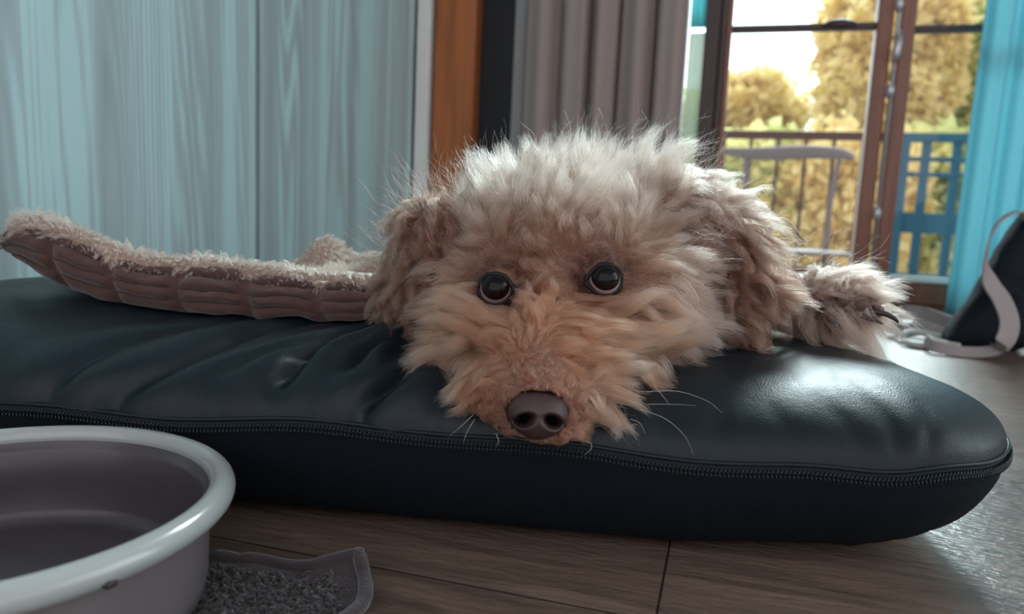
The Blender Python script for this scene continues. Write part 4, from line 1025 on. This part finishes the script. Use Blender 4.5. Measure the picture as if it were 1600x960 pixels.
# rolled hem along the two edges
hp = [Vector((*tow(a/40, .012), tz(a/40, .012)+.0012)) for a in range(0, 41) if math.hypot(tow(a/40, .012)[0]+.236, tow(a/40, .012)[1]-.320) > .0995]
hr = [Vector((*tow(.985, b/40), tz(.985, b/40)+.0012)) for b in range(0, 41)]
tube('hem', [W(*p)-TB for p in hp], [.0034+.0012*abs(nz(i*.7)) for i in range(len(hp))], M['towel'], tw, 10)
tube('hem', [W(*p)-TB for p in hr], [.0036+.0012*abs(nz(i*.6, 3)) for i in range(41)], M['towel'], tw, 10)
# chenille tufts, thick short loops
rng = np.random.default_rng(5); n = 5200; aa = rng.random(n)*.93; bb = .08+rng.random(n)*.9
keep = []
for i in range(n):
    u, v = tow(aa[i], bb[i]); r = math.hypot(u+.236, v-.324)
    if r > .094: keep.append((u, v, tz(aa[i], bb[i])))
K = np.array(keep); n = len(K); h = .0042*(.7+.6*rng.random(n)); dirv = unit(np.concatenate([rng.normal(size=(n, 2))*.9, np.ones((n, 1))*.7], 1)); d2v = unit(np.concatenate([rng.normal(size=(n, 2)), -.3*np.ones((n, 1))], 1))
S3 = np.stack([K, K+dirv*h[:, None]*.5, K+dirv*h[:, None], K+dirv*h[:, None]+d2v*h[:, None]*.5], 1)
mt = bpy.data.materials['grey_microfibre']
tuf = make_hair('tufts', S3, cvar(np.array([.1, .08, .09]), n, rng, .1), .0012, .0009, mt, tw, TB); tuf['kind'] = 'stuff'

# ------------------------------------------------------------------ bag with straps on the floor at the right
vB = 1.24
bo = [(1476, 536), (1488, 518), (1512, 486), (1538, 444), (1566, 392), (1590, 356), (1612, 332), (1660, 300), (1730, 296), (1790, 330), (1830, 440), (1845, 556), (1800, 572), (1700, 570), (1600, 562), (1530, 556), (1486, 550)]
P2 = [at(px, py, vB) for px, py in bo]
for p in P2: p.z = max(p.z, .004)
GB = W(P2[8].x, vB+.06, 0)
bag = empty('tote_bag', 'dark navy canvas bag slumped on the floor by the cyan curtain', 'bag', GB)
cx_ = sum((p.x for p in P2))/len(P2); cz_ = sum((p.z for p in P2))/len(P2)
vs, fs = [], []; prof = [(.0, .86), (-.02, .93), (-.028, .99), (-.0, 1.0), (.03, 1.02), (.06, 1.02), (.09, .99), (.11, .93), (.12, .82)]
prof = [(0.012, .35), (.0, .7), (.006, .9), (.022, .985), (.05, 1.01), (.08, 1.0), (.105, .93), (.12, .75), (.118, .35)]
P3 = smoothpath(P2+[P2[0]], 5)[:-1]; nb_ = len(P3)
for (dv, s) in prof:
    for i, p in enumerate(P3):
        wv = .006*nz(i*.35, dv*30, 2); vs.append((cx_+(p.x-cx_)*s+wv+.50*dv, vB+dv+.012*nz(p.x*14, p.z*14, 4), max(.003, cz_+(p.z-cz_)*s + wv)))
for j in range(len(prof)-1):
    for i in range(nb_): i2 = (i+1) % nb_; fs.append((j*nb_+i, j*nb_+i2, (j+1)*nb_+i2, (j+1)*nb_+i))
fs.append(tuple(range(nb_))[::-1]); fs.append(tuple((len(prof)-1)*nb_+i for i in range(nb_)))
mk('bag_body', [W(*p)-GB for p in vs], fs, M['bag'], bag)
def rib_(name, pts, wd_, w, mats): 
    P_ = [at(a, b, c) for a, b, c in pts]
    for p in P_: p.z = max(p.z, .004)
    return ribbon(name, [W(*p)-GB for p in P_], [W(*x) for x in wd_], w, .003, None, bag, mats)
SM = [M['strap'], M['strap_in']]
# upright handle loop
rib_('handle', [(1612, 350, 1.25), (1598, 334, 1.235), (1578, 336, 1.225), (1558, 352, 1.22), (1545, 380, 1.215), (1540, 415, 1.21), (1548, 442, 1.205), (1566, 470, 1.19), (1577, 500, 1.175), (1574, 525, 1.165), (1560, 545, 1.16)],
     [(.3, 1, 0), (.4, 1, 0), (.4, 1, 0), (.5, 1, 0), (.6, .9, 0), (.7, .7, 0), (1, .2, .1), (1, 0, .15), (1, 0, .1), (1, .1, .2), (.5, .2, .8)], .030, SM)
# strap lying on the floor
rib_('floor_strap', [(1572, 541, 1.165), (1550, 549, 1.17), (1520, 551, 1.18), (1488, 548, 1.19), (1458, 541, 1.21), (1448, 530, 1.24)], [(.3, .5, 1), (.1, .6, 1), (0, .6, 1), (0, .6, 1), (.2, .6, 1), (.3, .5, .8)], .018, [M['strap'], M['strap']])
rib_('floor_strap', [(1492, 508, 1.34), (1470, 500, 1.38), (1440, 490, 1.42), (1415, 488, 1.43), (1398, 496, 1.41), (1394, 508, 1.37), (1412, 516, 1.34), (1440, 514, 1.34), (1470, 520, 1.32)], [(0, .3, 1), (0, .3, 1), (0, .3, 1), (0.2, .3, 1), (.6, .2, 1), (.6, .2, .8), (0, .5, 1), (0, .5, 1), (0, .5, 1)], .026, [M['strap'], M['strap']])
rib_('floor_strap', [(1500, 512, 1.30), (1480, 520, 1.30), (1460, 522, 1.31), (1440, 510, 1.33), (1425, 508, 1.34)], [(0, .2, 1), (0, .3, 1), (0, .3, 1), (0, .5, 1), (0, .6, 1)], .026, [M['strap'], M['strap']])
for pts in ([(1408, 524, 1.31), (1425, 519, 1.32), (1450, 522, 1.31), (1472, 526, 1.30)], [(1446, 528, 1.27), (1470, 536, 1.26), (1500, 542, 1.24)], [(1412, 534, 1.27), (1430, 540, 1.25), (1455, 542, 1.24)]):
    q = smoothpath([at(*p) for p in pts], 6)
    tube('cord', [W(p.x, p.y, max(p.z, .006))-GB for p in q], .0058, M['cream'], bag, 10)
q = [at(1592, 553, 1.15), at(1606, 549, 1.15), at(1622, 552, 1.15)]
tube('cord', [W(p.x, p.y, max(p.z, .006))-GB for p in smoothpath(q, 5)], .006, M['cream'], bag, 10)
